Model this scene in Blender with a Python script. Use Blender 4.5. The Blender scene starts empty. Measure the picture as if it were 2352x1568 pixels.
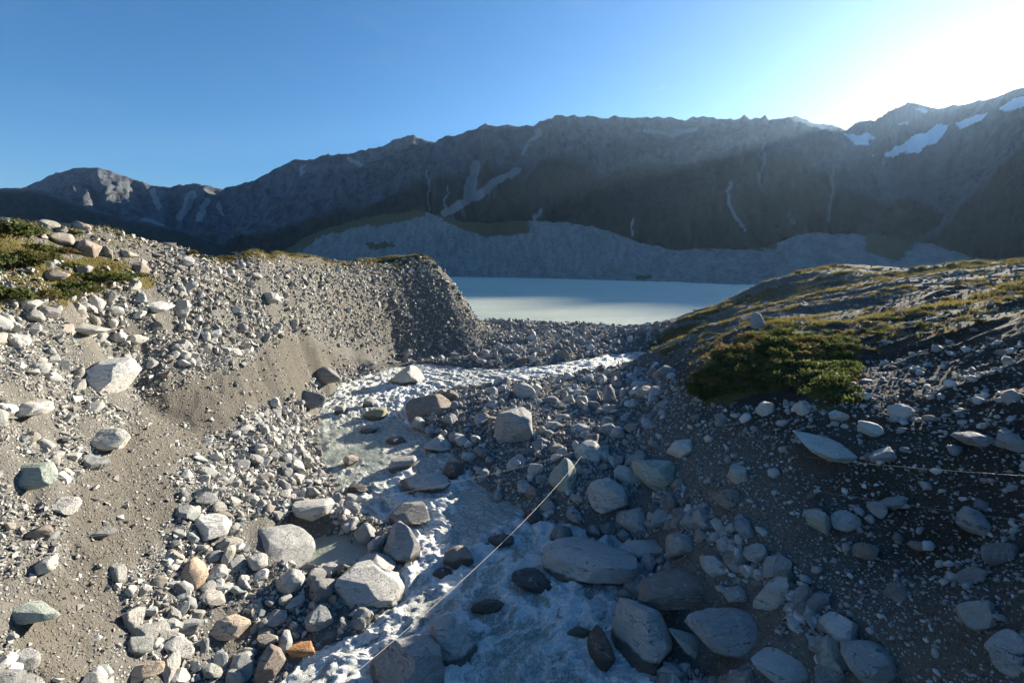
import bpy, bmesh, math, random
import numpy as np
from mathutils import Vector, Matrix, Euler

random.seed(5)
rng = np.random.default_rng(11)
S = bpy.context.scene
COL = S.collection

# ------------------------------------------------------------------ camera
F, CX, CY = 1045.0, 1176.0, 784.0          # focal length and centre in units of a 2352 px wide frame
CAMZ = 16.0
PITCH = math.atan((CY - 610.0) / F)
cam_d = bpy.data.cameras.new("camera")
cam_d.sensor_width = 36.0
cam_d.lens = 36.0 * F / 2352.0
cam_d.clip_start = 0.1
cam_d.clip_end = 30000.0
cam = bpy.data.objects.new("camera", cam_d)
COL.objects.link(cam)
cam.location = (0, 0, CAMZ)
cam.rotation_euler = (math.pi / 2 - PITCH, 0, 0)
S.camera = cam

# ------------------------------------------------------------------ sun, sky, exposure
SUN_AZ, SUN_EL = math.radians(45.0), math.radians(14.8)   # azimuth clockwise from +Y
SUN = Vector((math.sin(SUN_AZ) * math.cos(SUN_EL), math.cos(SUN_AZ) * math.cos(SUN_EL), math.sin(SUN_EL)))
sd = bpy.data.lights.new("sun", "SUN")
sd.energy = 5.0
sd.angle = math.radians(0.5)
sd.color = (1.0, 0.90, 0.74)
so = bpy.data.objects.new("sun", sd)
COL.objects.link(so)
so.rotation_euler = (-SUN).to_track_quat("-Z", "Y").to_euler()
so.location = (60, 60, 60)
SKY_STRENGTH = 0.052
HAZE_DENSITY = 0.00003
S.view_settings.view_transform = "Standard"
S.view_settings.look = "None"
S.view_settings.exposure = 1.78
S.view_settings.gamma = 1.0
S.view_settings.use_curve_mapping = False
S.cycles.use_denoising = True
try:
    S.cycles.denoiser = "OPENIMAGEDENOISE"
except Exception:
    pass
S.cycles.max_bounces = 5
S.cycles.diffuse_bounces = 3
S.cycles.glossy_bounces = 2
S.cycles.transmission_bounces = 2
S.cycles.volume_bounces = 0
S.cycles.caustics_reflective = False
S.cycles.caustics_refractive = False


# ------------------------------------------------------------------ node helpers
class NB:
    """small node-tree builder"""
    def __init__(s, tree):
        s.t = tree; s.n = tree.nodes; s.l = tree.links
    def new(s, kind, **kw):
        nd = s.n.new(kind)
        for k, v in kw.items():
            setattr(nd, k, v)
        return nd
    def put(s, sock, v):
        if isinstance(v, bpy.types.NodeSocket):
            s.l.new(v, sock)
        elif v is not None:
            if sock.type == "RGBA" and hasattr(v, "__len__") and len(v) == 3:
                v = (*v, 1.0)
            sock.default_value = v
    def m(s, op, a, b=None, c=None, clamp=False):
        nd = s.new("ShaderNodeMath", operation=op, use_clamp=clamp)
        for i, v in enumerate((a, b, c)):
            if v is not None: s.put(nd.inputs[i], v)
        return nd.outputs[0]
    def vm(s, op, a, b=None, scale=None):
        nd = s.new("ShaderNodeVectorMath", operation=op)
        s.put(nd.inputs[0], a)
        if b is not None: s.put(nd.inputs[1], b)
        if scale is not None: s.put(nd.inputs["Scale"], scale)
        return nd.outputs["Value"] if op in ("DOT_PRODUCT", "LENGTH", "DISTANCE") else nd.outputs[0]
    def mix(s, f, a, b, mode="MIX"):
        nd = s.new("ShaderNodeMix", data_type="RGBA", blend_type=mode)
        s.put(nd.inputs[0], f); s.put(nd.inputs[6], a); s.put(nd.inputs[7], b)
        return nd.outputs[2]
    def ramp(s, x, a, b, lo=0.0, hi=1.0):
        nd = s.new("ShaderNodeMapRange", interpolation_type="SMOOTHSTEP")
        s.put(nd.inputs[0], x); s.put(nd.inputs[1], a); s.put(nd.inputs[2], b)
        s.put(nd.inputs[3], lo); s.put(nd.inputs[4], hi)
        return nd.outputs[0]
    def noise(s, vec, scale, detail=4.0, rough=0.55, dist=0.0, out=0):
        nd = s.new("ShaderNodeTexNoise")
        s.put(nd.inputs["Vector"], vec); s.put(nd.inputs["Scale"], scale)
        nd.inputs["Detail"].default_value = detail
        nd.inputs["Roughness"].default_value = rough
        nd.inputs["Distortion"].default_value = dist
        return nd.outputs[out]
    def voro(s, vec, scale, feature="F1", out="Distance", rand=1.0):
        nd = s.new("ShaderNodeTexVoronoi", feature=feature)
        s.put(nd.inputs["Vector"], vec); s.put(nd.inputs["Scale"], scale)
        nd.inputs["Randomness"].default_value = rand
        return nd.outputs[out]
    def attr(s, name, kind="GEOMETRY", out="Fac"):
        nd = s.new("ShaderNodeAttribute", attribute_type=kind, attribute_name=name)
        return nd.outputs[out]
    def bump(s, h, strength, dist):
        nd = s.new("ShaderNodeBump")
        nd.inputs["Strength"].default_value = strength
        nd.inputs["Distance"].default_value = dist
        s.put(nd.inputs["Height"], h)
        return nd.outputs[0]
    def pos(s):
        return s.new("ShaderNodeNewGeometry").outputs["Position"]
    def sep(s, v):
        nd = s.new("ShaderNodeSeparateXYZ"); s.put(nd.inputs[0], v); return nd.outputs
    def comb(s, x, y, z):
        nd = s.new("ShaderNodeCombineXYZ")
        for i, v in enumerate((x, y, z)): s.put(nd.inputs[i], v)
        return nd.outputs[0]
    def principled(s, color, rough, normal=None, spec=0.3):
        nd = s.new("ShaderNodeBsdfPrincipled")
        s.put(nd.inputs["Base Color"], color); s.put(nd.inputs["Roughness"], rough)
        nd.inputs["Specular IOR Level"].default_value = 0.0
        s.put(nd.inputs["Specular IOR Level"], spec)
        if normal is not None: s.put(nd.inputs["Normal"], normal)
        return nd.outputs[0]
    def out(s, sh):
        nd = s.new("ShaderNodeOutputMaterial"); s.l.new(sh, nd.inputs[0])


def material(name):
    m = bpy.data.materials.new(name)
    m.use_nodes = True
    m.node_tree.nodes.clear()
    return m, NB(m.node_tree)


# ------------------------------------------------------------------ world
W = bpy.data.worlds.new("World")
S.world = W
W.use_nodes = True
W.node_tree.nodes.clear()
b = NB(W.node_tree)
sky = b.new("ShaderNodeTexSky", sky_type="NISHITA")
sky.sun_disc = False
sky.sun_elevation = SUN_EL
sky.sun_rotation = SUN_AZ
sky.altitude = 700.0
sky.air_density = 1.0
sky.dust_density = 0.34
sky.ozone_density = 4.0
dirv = b.vm("NORMALIZE", b.new("ShaderNodeTexCoord").outputs["Generated"])
dx, dy, dz = b.sep(dirv)
az = b.m("ARCTAN2", dx, dy)
el = b.m("ARCSINE", dz)
sundot = b.vm("DOT_PRODUCT", dirv, tuple(SUN))
# cloud bank behind the snowy mountain: streaky noise in azimuth / elevation, thickest low round the sun
cv = b.comb(b.m("MULTIPLY", az, 1.0), b.m("SUBTRACT", b.m("MULTIPLY", el, 2.6), b.m("MULTIPLY", az, 0.55)), 3.3)
cn = b.noise(cv, 9.0, 7.0, 0.58, 0.25)
bank = b.ramp(b.m("ABSOLUTE", b.m("SUBTRACT", el, b.m("ADD", 0.245, b.m("MULTIPLY", b.m("SUBTRACT", az, 0.75), 0.22)))), 0.11, 0.0)
bank = b.m("MULTIPLY", bank, b.ramp(b.m("ABSOLUTE", b.m("SUBTRACT", az, 0.95)), 0.55, 0.1))
cl = b.ramp(b.m("ADD", cn, b.m("MULTIPLY", bank, 0.50)), 0.70, 0.90)
# faint high cirrus everywhere
cv2 = b.comb(b.m("MULTIPLY", az, 1.0), b.m("ADD", b.m("MULTIPLY", el, 5.0), b.m("MULTIPLY", az, 0.6)), 1.7)
ci = b.ramp(b.noise(cv2, 5.0, 6.0, 0.6, 0.4), 0.50, 0.80, 0.0, 0.07)
hs = b.new("ShaderNodeHueSaturation")
hs.inputs["Saturation"].default_value = 1.18
b.put(hs.inputs["Color"], sky.outputs[0])
skc = b.mix(ci, hs.outputs[0], (2.6, 2.9, 3.2))
cloud_col = b.vm("SCALE", (7.5, 7.4, 7.2), scale=b.m("ADD", 1.0, b.m("MULTIPLY", b.m("POWER", b.m("MAXIMUM", sundot, 0.0), 120.0), 2.6)))
skc = b.mix(b.m("MULTIPLY", cl, 0.85), skc, cloud_col)
bg = b.new("ShaderNodeBackground")
b.put(bg.inputs[0], skc)
bg.inputs[1].default_value = SKY_STRENGTH
wo = b.new("ShaderNodeOutputWorld")
b.l.new(bg.outputs[0], wo.inputs[0])

# ------------------------------------------------------------------ projection helpers
cp, sp = math.cos(PITCH), math.sin(PITCH)


def project(P):
    """world points (N,3) -> pixel x, pixel y, depth"""
    P = np.asarray(P, float)
    Y = P[:, 1] * cp - (P[:, 2] - CAMZ) * sp
    Z = P[:, 1] * sp + (P[:, 2] - CAMZ) * cp
    Ys = np.where(Y < 0.05, 0.05, Y)
    return CX + P[:, 0] / Ys * F, CY - Z / Ys * F, Y


def ray(px, py):
    a, c = (px - CX) / F, (CY - py) / F
    return np.array([a, cp + c * sp, -sp + c * cp])


def at_z(px, py, z):
    r = ray(px, py); t = (z - CAMZ) / r[2]
    return np.array([r[0] * t, r[1] * t, z])


def at_y(px, py, y):
    r = ray(px, py); t = y / r[1]
    return np.array([r[0] * t, y, CAMZ + r[2] * t])


# ------------------------------------------------------------------ noise
def _hash(ix, iy, iz, seed):
    h = (ix.astype(np.int64) * 374761393 + iy.astype(np.int64) * 668265263 + iz.astype(np.int64) * 2147483647 + seed * 974634773) & 0xFFFFFFFF
    h = ((h ^ (h >> 13)) * 1274126177) & 0xFFFFFFFF
    h = ((h ^ (h >> 16)) * 2246822519) & 0xFFFFFFFF
    return ((h ^ (h >> 15)) & 0xFFFFFF) / float(0xFFFFFF)


def vnoise(x, y, z=None, seed=0):
    """value noise in -1..1"""
    z = np.zeros_like(x) if z is None else z
    fx, fy, fz = np.floor(x), np.floor(y), np.floor(z)
    ux, uy, uz = x - fx, y - fy, z - fz
    q = lambda t: t * t * t * (t * (t * 6 - 15) + 10)
    ux, uy, uz = q(ux), q(uy), q(uz)
    flat = not np.any(z)
    def layer(dz):
        a = _hash(fx, fy, fz + dz, seed); c = _hash(fx + 1, fy, fz + dz, seed)
        d = _hash(fx, fy + 1, fz + dz, seed); e = _hash(fx + 1, fy + 1, fz + dz, seed)
        return (a * (1 - ux) + c * ux) * (1 - uy) + (d * (1 - ux) + e * ux) * uy
    l0 = layer(0)
    if flat: return l0 * 2 - 1
    return (l0 * (1 - uz) + layer(1) * uz) * 2 - 1


def fbm(x, y, z=None, octaves=4, gain=0.5, seed=0):
    s, a, f, n = 0, 1.0, 1.0, 0.0
    for o in range(octaves):
        s = s + a * vnoise(x * f, y * f, None if z is None else z * f, seed + o * 17)
        n += a; a *= gain; f *= 2.03
    return s / n


def ridged(x, y, octaves=5, gain=0.5, seed=0):
    s, a, f, n, w = 0, 1.0, 1.0, 0.0, 1.0
    for o in range(octaves):
        v = 1 - np.abs(vnoise(x * f, y * f, None, seed + o * 31))
        v = v * v * w
        w = np.clip(v * 1.6, 0, 1)
        s = s + a * v
        n += a; a *= gain; f *= 2.07
    return s / n


def smooth(x, a, c):
    t = np.clip((x - a) / (c - a), 0, 1)
    return t * t * (3 - 2 * t)


def in_poly(px, py, poly):
    r = np.zeros(px.shape, bool)
    n = len(poly)
    for i in range(n):
        x1, y1 = poly[i]; x2, y2 = poly[(i + 1) % n]
        if y1 == y2: continue
        c = ((y1 > py) != (y2 > py)) & (px < (x2 - x1) * (py - y1) / (y2 - y1) + x1)
        r ^= c
    return r


def line_dist(px, py, line):
    d = np.full(px.shape, 1e9)
    for (x1, y1), (x2, y2) in zip(line[:-1], line[1:]):
        vx, vy = x2 - x1, y2 - y1
        t = np.clip(((px - x1) * vx + (py - y1) * vy) / (vx * vx + vy * vy), 0, 1)
        d = np.minimum(d, np.hypot(px - x1 - t * vx, py - y1 - t * vy))
    return d


# ------------------------------------------------------------------ object helpers
def make_mesh(name, verts, faces, mat=None, smooth_sh=True):
    """faces: (M,3) or (M,4) int array"""
    me = bpy.data.meshes.new(name)
    verts = np.ascontiguousarray(verts, np.float32); faces = np.ascontiguousarray(faces, np.int32)
    k = faces.shape[1]
    me.vertices.add(len(verts)); me.vertices.foreach_set("co", verts.ravel())
    me.loops.add(faces.size); me.loops.foreach_set("vertex_index", faces.ravel())
    me.polygons.add(len(faces))
    me.polygons.foreach_set("loop_start", np.arange(0, faces.size, k, dtype=np.int32))
    me.polygons.foreach_set("loop_total", np.full(len(faces), k, np.int32))
    me.polygons.foreach_set("use_smooth", np.full(len(faces), smooth_sh, bool))
    me.update(calc_edges=True)
    if mat: me.materials.append(mat)
    return me


def add_attr(me, name, vals):
    vals = np.ascontiguousarray(vals, np.float32)
    if vals.ndim == 1:
        a = me.attributes.new(name, "FLOAT", "POINT"); a.data.foreach_set("value", vals)
    else:
        a = me.attributes.new(name, "FLOAT_COLOR", "POINT")
        a.data.foreach_set("color", np.c_[vals, np.ones(len(vals))].astype(np.float32).ravel())


def link(name, me, label=None, cat=None, group=None, kind=None, parent=None):
    o = bpy.data.objects.new(name, me)
    COL.objects.link(o)
    tag(o, label, cat, group, kind)
    if parent: o.parent = parent
    return o


def tag(o, label=None, cat=None, group=None, kind=None):
    for k, v in (("label", label), ("category", cat), ("group", group), ("kind", kind)):
        if v: o[k] = v
    return o


def grid_faces(nu, nv):
    i = np.arange(nu - 1)[:, None] * nv + np.arange(nv - 1)[None, :]
    i = i.ravel()
    return np.c_[i, i + nv, i + nv + 1, i + 1]


# ------------------------------------------------------------------ near terrain: control points
# each: pixel position of a feature in the photograph with its distance (y) or its height (z)
RIVER = [  # outer bank px, inner bank px, water level, roughness of the water
    ((1500, 806), (1560, 822), -0.75, .5), ((1430, 812), (1455, 834), -0.85, .9), ((1300, 830), (1350, 855), -0.95, 1.0), ((1180, 846), (1220, 872), -1.1, 1.1),
    ((1060, 843), (1090, 886), -1.25, .9), ((960, 835), (1000, 903), -1.4, 1.1), ((870, 855), (955, 925), -1.6, 1.1),
    ((780, 890), (938, 950), -1.8, 1.05), ((738, 940), (945, 978), -2.0, .95), ((733, 1000), (985, 1003), -2.3, .45),
    ((748, 1060), (1050, 1060), -2.6, .45), ((790, 1130), (1110, 1120), -2.9, .7), ((850, 1185), (1190, 1165), -3.2, .85),
    ((945, 1230), (1290, 1205), -3.45, .9), ((940, 1290), (1425, 1245), -3.65, .85), ((915, 1350), (1440, 1335), -3.8, .75),
    ((860, 1430), (1420, 1420), -3.95, .8), ((740, 1490), (1420, 1490), -4.1, .9), ((650, 1568), (1500, 1568), -4.2, .9)]
RA = [at_z(*p[0], p[2]) for p in RIVER] + [np.array([-11.5, 12, -4.6]), np.array([-11.5, 0, -5.0])]
RB = [at_z(*p[1], p[2]) for p in RIVER] + [np.array([11, 12, -4.6]), np.array([10, 0, -5.0])]
RW = [p[2] for p in RIVER] + [-4.6, -5.0]
RR = [p[3] for p in RIVER] + [.85, .85]


def catmull(pts, per):
    pts = np.asarray(pts, float)
    P = np.vstack([2 * pts[0] - pts[1], pts, 2 * pts[-1] - pts[-2]])
    t = np.linspace(0, 1, per, endpoint=False)[:, None]
    out = []
    for i in range(1, len(P) - 2):
        a, c, d, e = P[i - 1], P[i], P[i + 1], P[i + 2]
        out.append(0.5 * (2 * c + (d - a) * t + (2 * a - 5 * c + 4 * d - e) * t ** 2 + (3 * c - a - 3 * d + e) * t ** 3))
    return np.vstack(out + [pts[-1:]])


CA, CB = catmull(RA, 24), catmull(RB, 24)
CR = catmull(np.array(RR)[:, None], 24)[:, 0]

Ypts = """-300,500,27 0,512,32 120,522,35 250,532,39 330,552,42 430,577,46 490,594,50 600,602,55 700,605,69 800,614,83 900,614,95 985,594,103 800,596,94 900,592,110
1040,652,104 1075,702,106 1105,747,107 1165,790,97 1090,790,98 1000,780,95 900,790,88 800,787,76 740,795,66 650,757,54.5 570,830,45.5 470,860,40 350,900,36 250,860,33 150,640,31 20,690,27 0,800,24
600,900,46 300,1000,28 400,1100,27 500,1200,26 450,1400,21 200,1300,19 0,1300,16.5 0,1568,13.5 300,1568,16.5 150,1050,23 0,1000,20 350,660,40 350,780,37 600,1100,33 620,1000,38 700,870,60 850,822,76
1600,880,41 1650,810,46 1720,752,53 1850,742,52 1950,722,55 2050,692,58 2200,682,54 2352,655,48 1500,800,72 1600,760,75 1700,722,82 1800,682,88 1530,752,95 1650,702,100 1750,652,105 1850,622,108 1950,607,110 2030,627,100 2150,610,92 2352,599,82 1560,830,59 1600,830,54
1620,930,37.5 1700,950,33.5 1800,925,33 1900,905,30 1900,1050,24 2100,950,26 2352,900,22 2352,750,31 2200,800,33 2000,825,38 2352,1200,15.5 2352,1568,10.5 2050,1500,14.5 2200,1300,16.5 1850,1400,18 1750,1540,17 1650,1300,22.5 1650,1100,28 1560,1050,33 1500,960,45 1450,900,57 1500,860,63 2100,1150,20"""
Zpts = """1200,960,-0.6 1100,900,-0.7 1300,900,-0.6 1300,1000,-0.4 1400,950,-0.1 1250,1080,-1.4 1200,1125,-2.4 1350,1150,-1.5 1450,1050,-0.4 1480,1200,-2.3 1500,1320,-3.0 1560,1420,-3.2 1640,1520,-3.4 1150,800,-0.2 1300,800,-0.3 1420,795,-0.2
1130,735,0.9 1200,737,0.9 1300,744,0.9 1400,751,0.8 1480,752,0.8 1200,775,0.2 1350,775,0.2"""
Wpts = """-15,140,-2.5 5,141,-2.5 20,139,-2.5 38,137,-2.5 -45,125,5 -65,85,10 -60,50,12 -60,25,17 -50,10,17 -40,0,16 -35,-20,15 -18,2,3 -16,-15,4 14,2,1 16,-15,3 35,-10,15 40,5,15 50,20,15 -2,-20,-5.8
60,128,2 42,124,0.4 95,140,6 130,120,12 140,90,17 120,60,19 90,40,18 80,20,18 -45,120,-3 -24,124,-1 -6,116,0.6 -30,140,-4 160,160,-2 160,20,20 -70,160,-5 -70,110,2 60,155,-4 110,160,-3"""
ctrl = [at_y(*map(float, p.split(","))) for p in Ypts.split()]
for q in list(ctrl[1:7]) + [np.array([-45., 26, 18.9])]:      # the ground falls gently away behind the left crest
    o_ = np.array([q[0], q[1] * .45, 0]) / np.hypot(q[0], q[1] * .45)
    if q[1] < 100: ctrl += [q + o_ * 3.5 + [0, 0, -.7], q + o_ * 9 + [0, 0, -2.2]]
for ln in ("430,577,46 490,594,50 600,602,55 700,605,69 800,614,83 900,614,95 985,594,103 1040,652,104 1075,702,106 1105,747,107",
           "1105,770,104 1090,790,98 1000,780,95 900,790,88 800,787,76 740,795,66 650,757,54.5 570,830,45.5",
           "600,590,62 700,592,77 800,596,94 900,592,110"):           # crest, foot and back of the moraine bluff, filled in every few metres
    q = np.array([at_y(*map(float, p.split(","))) for p in ln.split()])
    for a_, c_ in zip(q[:-1], q[1:]):
        m_ = max(1, int(np.linalg.norm((c_ - a_)[:2]) / 3.0))
        ctrl += [a_ + (c_ - a_) * k / m_ for k in range(1, m_)]
        if ln.startswith("430") and a_[1] < 100:
            ctrl += [a_ + (c_ - a_) * k / m_ + o_ for k in range(m_) for o_ in (np.array([-3.5, .4, -.15]), np.array([-8., 1., -.7]))]
ctrl += [at_z(*map(float, p.split(","))) for p in Zpts.split()]
ctrl += [np.array(list(map(float, p.split(",")))) for p in Wpts.split()]
for i in range(0, len(CA), 12):
    a, c = CA[i], CB[i]
    w = a[2]
    n = (c - a)[:2]; L = np.hypot(*n); n = n / L
    ctrl.append(np.array([a[0], a[1], w + 0.08])); ctrl.append(np.array([c[0], c[1], w + 0.08]))
    for t in (0.3, 0.7):
        ctrl.append(np.array([*(a[:2] + n * L * t), w - 0.8]))
    if i < len(CA) - 24:
        ctrl.append(np.array([*(a[:2] - n * 1.6), w + 0.45]))
        ctrl.append(np.array([*(c[:2] + n * 1.6), w + 0.40]))
ctrl = np.array(ctrl)
keep = []
for i, p in enumerate(ctrl):                       # drop near-duplicates so that the surface stays smooth
    if all(np.hypot(*(p[:2] - ctrl[j][:2])) > 0.9 for j in keep): keep.append(i)
ctrl = ctrl[keep]


def kern(d2): return np.sqrt(d2 + 4.0)


D2 = ((ctrl[:, None, :2] - ctrl[None, :, :2]) ** 2).sum(-1)
n = len(ctrl)
A = np.zeros((n + 3, n + 3))
A[:n, :n] = kern(D2); A[np.arange(n), np.arange(n)] -= 0.25     # a little smoothing
A[:n, n] = 1; A[:n, n + 1:] = ctrl[:, :2]; A[n, :n] = 1; A[n + 1:, :n] = ctrl[:, :2].T
wts = np.linalg.solve(A, np.r_[ctrl[:, 2], 0, 0, 0])
GX0, GY0, GS = -75.0, -25.0, 0.3
GNX, GNY = int(250 / GS), int(190 / GS)
gx = GX0 + np.arange(GNX) * GS; gy = GY0 + np.arange(GNY) * GS
HG = np.zeros((GNX, GNY))
cx32, cy32, w32 = ctrl[:, 0].astype(np.float32), ctrl[:, 1].astype(np.float32), wts[:n].astype(np.float32)
gy32 = gy.astype(np.float32)
dy2 = (gy32[:, None] - cy32[None, :]) ** 2 + np.float32(4.0)
for i in range(GNX):
    HG[i] = np.sqrt(dy2 + (np.float32(gx[i]) - cx32)[None, :] ** 2) @ w32
HG += wts[n] + wts[n + 1] * gx[:, None] + wts[n + 2] * gy[None, :]
# river mask: how far inside the channel (1 = water)
RP = np.vstack([CA[:, :2], CB[::-1, :2]])
GXX, GYY = np.meshgrid(gx, gy, indexing="ij")
RIV = np.zeros(HG.shape, bool)
sub = (GXX > -32) & (GXX < 48) & (GYY < 105)
RIV[sub] = in_poly(GXX[sub], GYY[sub], [tuple(p) for p in RP])
# water level everywhere near the river: nearest centre-line sample
CC = (CA + CB) / 2
WL = np.full(HG.shape, -100.0)
idx = np.argwhere(RIV)
for k in range(0, len(idx), 20000):
    q = idx[k:k + 20000]
    d = (gx[q[:, 0]][:, None] - CC[None, :, 0]) ** 2 + (gy[q[:, 1]][:, None] - CC[None, :, 1]) ** 2
    WL[q[:, 0], q[:, 1]] = CC[d.argmin(1), 2]
slope0 = np.hypot(*np.gradient(HG, GS))
# bumpy ground, ribs and gullies on the steep moraine faces
steep = smooth(slope0, 0.7, 1.8)
rib = ridged(GXX * 0.33 + GYY * 0.33, GXX * 0.05 + 3, 4, seed=3) - 0.5
HG = HG + (1 - RIV) * (1 - .6 * smooth(HG, 13, 15) * (GXX < 0) * (GYY > 48)) * (0.28 * fbm(GXX * 0.35, GYY * 0.35, octaves=4, seed=1) + 0.12 * fbm(GXX * 1.4, GYY * 1.4, octaves=3, seed=2))
lip = 1 - smooth(HG, 12.0, 14.8) * (GXX < 0)
HG += steep * lip * (0.50 * rib + 0.95 * fbm(GXX * 0.7, GYY * 0.7, octaves=4, gain=.6, seed=4))
right_side = smooth(GXX, 22, 34) * (1 - smooth(GYY, 118, 128))
terr = ridged(GXX * 0.05 - GYY * 0.02, GYY * 0.16 + GXX * 0.05, 4, seed=8) - 0.45       # long benches across the right hill
HG += right_side * 1.3 * terr * smooth(HG, 2.5, 6)
HG = np.where(RIV, np.minimum(HG, WL - 0.25), HG)
# the small still pool between the boulders on the outer bank
POOL = at_z(762, 1268, -3.3)
pd = np.hypot((GXX - POOL[0]) / 2.3, (GYY - POOL[1]) / 1.9)
HG = np.where(pd < 1.6, np.minimum(HG, -3.7 + 0.9 * smooth(pd, 0.75, 1.6) + 1e3 * (pd > 1.6)), HG)


def hgrid(G, x, y):
    fx = np.clip((np.asarray(x) - GX0) / GS, 0, GNX - 1.001); fy = np.clip((np.asarray(y) - GY0) / GS, 0, GNY - 1.001)
    i, j = fx.astype(int), fy.astype(int); u, v = fx - i, fy - j
    return (G[i, j] * (1 - u) + G[i + 1, j] * u) * (1 - v) + (G[i, j + 1] * (1 - u) + G[i + 1, j + 1] * u) * v


def ground(x, y):
    return hgrid(HG, x, y)


GRX, GRY = np.gradient(HG, GS)
SLOPE = np.hypot(GRX, GRY)


def cast(px, py, y0=9.0, y1=150.0):
    """first hit of the view ray with the near terrain"""
    r = ray(px, py)
    ys = np.concatenate([np.arange(y0, 60, 0.05), np.arange(60, y1, 0.15)])
    t = ys / r[1]
    hit = np.where(CAMZ + r[2] * t <= ground(r[0] * t, ys))[0]
    k = hit[0] if len(hit) else len(ys) - 1
    return np.array([r[0] * t[k], ys[k], float(ground(np.array([r[0] * t[k]]), np.array([ys[k]]))[0])])


# ------------------------------------------------------------------ zones of the near terrain, as outlines seen in the photograph
Z_VEGL = [(-400, 540), (60, 533), (150, 560), (230, 590), (300, 610), (380, 640), (340, 670), (250, 660), (160, 700), (60, 715), (-400, 720)]
Z_VEGT = [(486, 560), (600, 560), (800, 560), (990, 575), (1000, 600), (985, 606), (900, 622), (740, 616), (600, 609), (500, 603)]
Z_NOSE = [(1570, 900), (1605, 855), (1680, 795), (1760, 752), (1850, 745), (1950, 775), (1990, 800), (1960, 850), (1955, 905), (1900, 945), (1820, 890), (1700, 915), (1620, 945)]
Z_HILL = [(1480, 800), (1560, 735), (1760, 640), (1950, 590), (2100, 600), (2700, 560), (2700, 740), (2352, 720), (2200, 760), (2000, 800), (1850, 740), (1700, 790), (1610, 850)]
Z_FINES = [(650, 765), (760, 800), (830, 830), (720, 880), (690, 930), (560, 940), (500, 1010), (380, 1080), (420, 1180), (330, 1280), (250, 1330), (300, 1420), (200, 1568), (60, 1568), (40, 1450), (160, 1300), (150, 1130), (250, 1060), (330, 930), (420, 880), (570, 840)]
Z_WALL = [(300, 620), (400, 580), (500, 600), (740, 615), (985, 600), (1110, 745), (1160, 790), (1000, 785), (800, 790), (650, 760), (560, 835), (420, 870), (330, 830), (100, 730), (-300, 760), (-300, 720), (200, 690)]
Z_BAR = [(950, 960), (1000, 900), (1150, 880), (1290, 865), (1380, 850), (1470, 835), (1560, 870), (1540, 930), (1500, 1000), (1500, 1080), (1640, 1180), (1700, 1300), (1820, 1430), (1900, 1568), (1400, 1600), (1420, 1400), (1440, 1250), (1290, 1200), (1160, 1150), (1060, 1060)]
Z_BANK = [(880, 850), (790, 885), (735, 930), (730, 1000), (760, 1100), (850, 1190), (950, 1230), (930, 1330), (860, 1430), (740, 1490), (640, 1580), (250, 1580), (330, 1430), (400, 1250), (480, 1120), (560, 1010), (640, 950), (700, 880), (800, 830)]
Z_FLAT = [(1100, 725), (1300, 738), (1540, 748), (1480, 800), (1420, 815), (1180, 845), (960, 835), (850, 830), (900, 800), (1000, 790), (1160, 795)]


# ------------------------------------------------------------------ materials
def mat_ground():
    m, b = material("till")
    p = b.pos()
    big = b.noise(p, 0.12, 4)
    mid = b.noise(p, 0.9, 5, 0.6)
    fine = b.noise(p, 7.0, 5, 0.65)
    veg, fines, warm = b.attr("veg"), b.attr("fines"), b.attr("warm")
    cell = b.voro(p, 5.5)
    cell_c = b.voro(p, 5.5, out="Color")
    cell2 = b.voro(p, 17.0)
    peb = b.ramp(cell, 0.42, 0.16)
    peb2 = b.ramp(cell2, 0.45, 0.2)
    cr = b.sep(cell_c)[0]
    c = b.mix(mid, (0.10, 0.096, 0.086), (0.175, 0.168, 0.152))
    c = b.mix(fines, c, b.mix(fine, (0.088, 0.081, 0.069), (0.140, 0.130, 0.111)))
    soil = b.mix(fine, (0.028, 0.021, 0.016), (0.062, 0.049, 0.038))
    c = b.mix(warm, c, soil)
    stone = b.mix(cr, (0.20, 0.195, 0.18), (0.46, 0.45, 0.42))
    amt = b.m("MULTIPLY", b.ramp(b.m("ADD", cr, b.m("MULTIPLY", fine, 0.3)), 0.45, 0.6), b.m("SUBTRACT", 1.0, b.m("MULTIPLY", fines, 0.6)))
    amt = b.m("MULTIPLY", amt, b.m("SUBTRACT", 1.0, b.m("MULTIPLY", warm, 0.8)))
    c = b.mix(b.m("MULTIPLY", peb, amt), c, stone)
    c = b.mix(b.m("MULTIPLY", b.m("MULTIPLY", peb2, 0.5), b.m("SUBTRACT", 1.0, warm)), c, b.mix(cr, (0.15, 0.145, 0.13), (0.30, 0.29, 0.265)))
    c = b.mix(b.m("MULTIPLY", b.ramp(big, 0.45, 0.7), 0.35), c, (0.165, 0.148, 0.12))
    vc = b.mix(b.noise(p, 2.2, 4, 0.6), (0.045, 0.050, 0.014), (0.155, 0.125, 0.045))
    vc = b.mix(b.ramp(b.noise(p, 0.7, 3), 0.5, 0.7), vc, (0.10, 0.072, 0.035))
    vmask = b.ramp(b.m("ADD", veg, b.m("MULTIPLY", b.m("SUBTRACT", b.noise(p, 1.3, 5, 0.65), 0.5), 1.3)), 0.42, 0.62)
    c = b.mix(vmask, c, vc)
    h = b.m("ADD", b.m("MULTIPLY", peb, 0.6), b.m("ADD", b.m("MULTIPLY", fine, 0.7), b.m("MULTIPLY", peb2, 0.25)))
    nr = b.bump(h, 1.0, 0.14)
    b.out(b.principled(c, 0.95, nr, 0.12))
    return m


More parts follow.
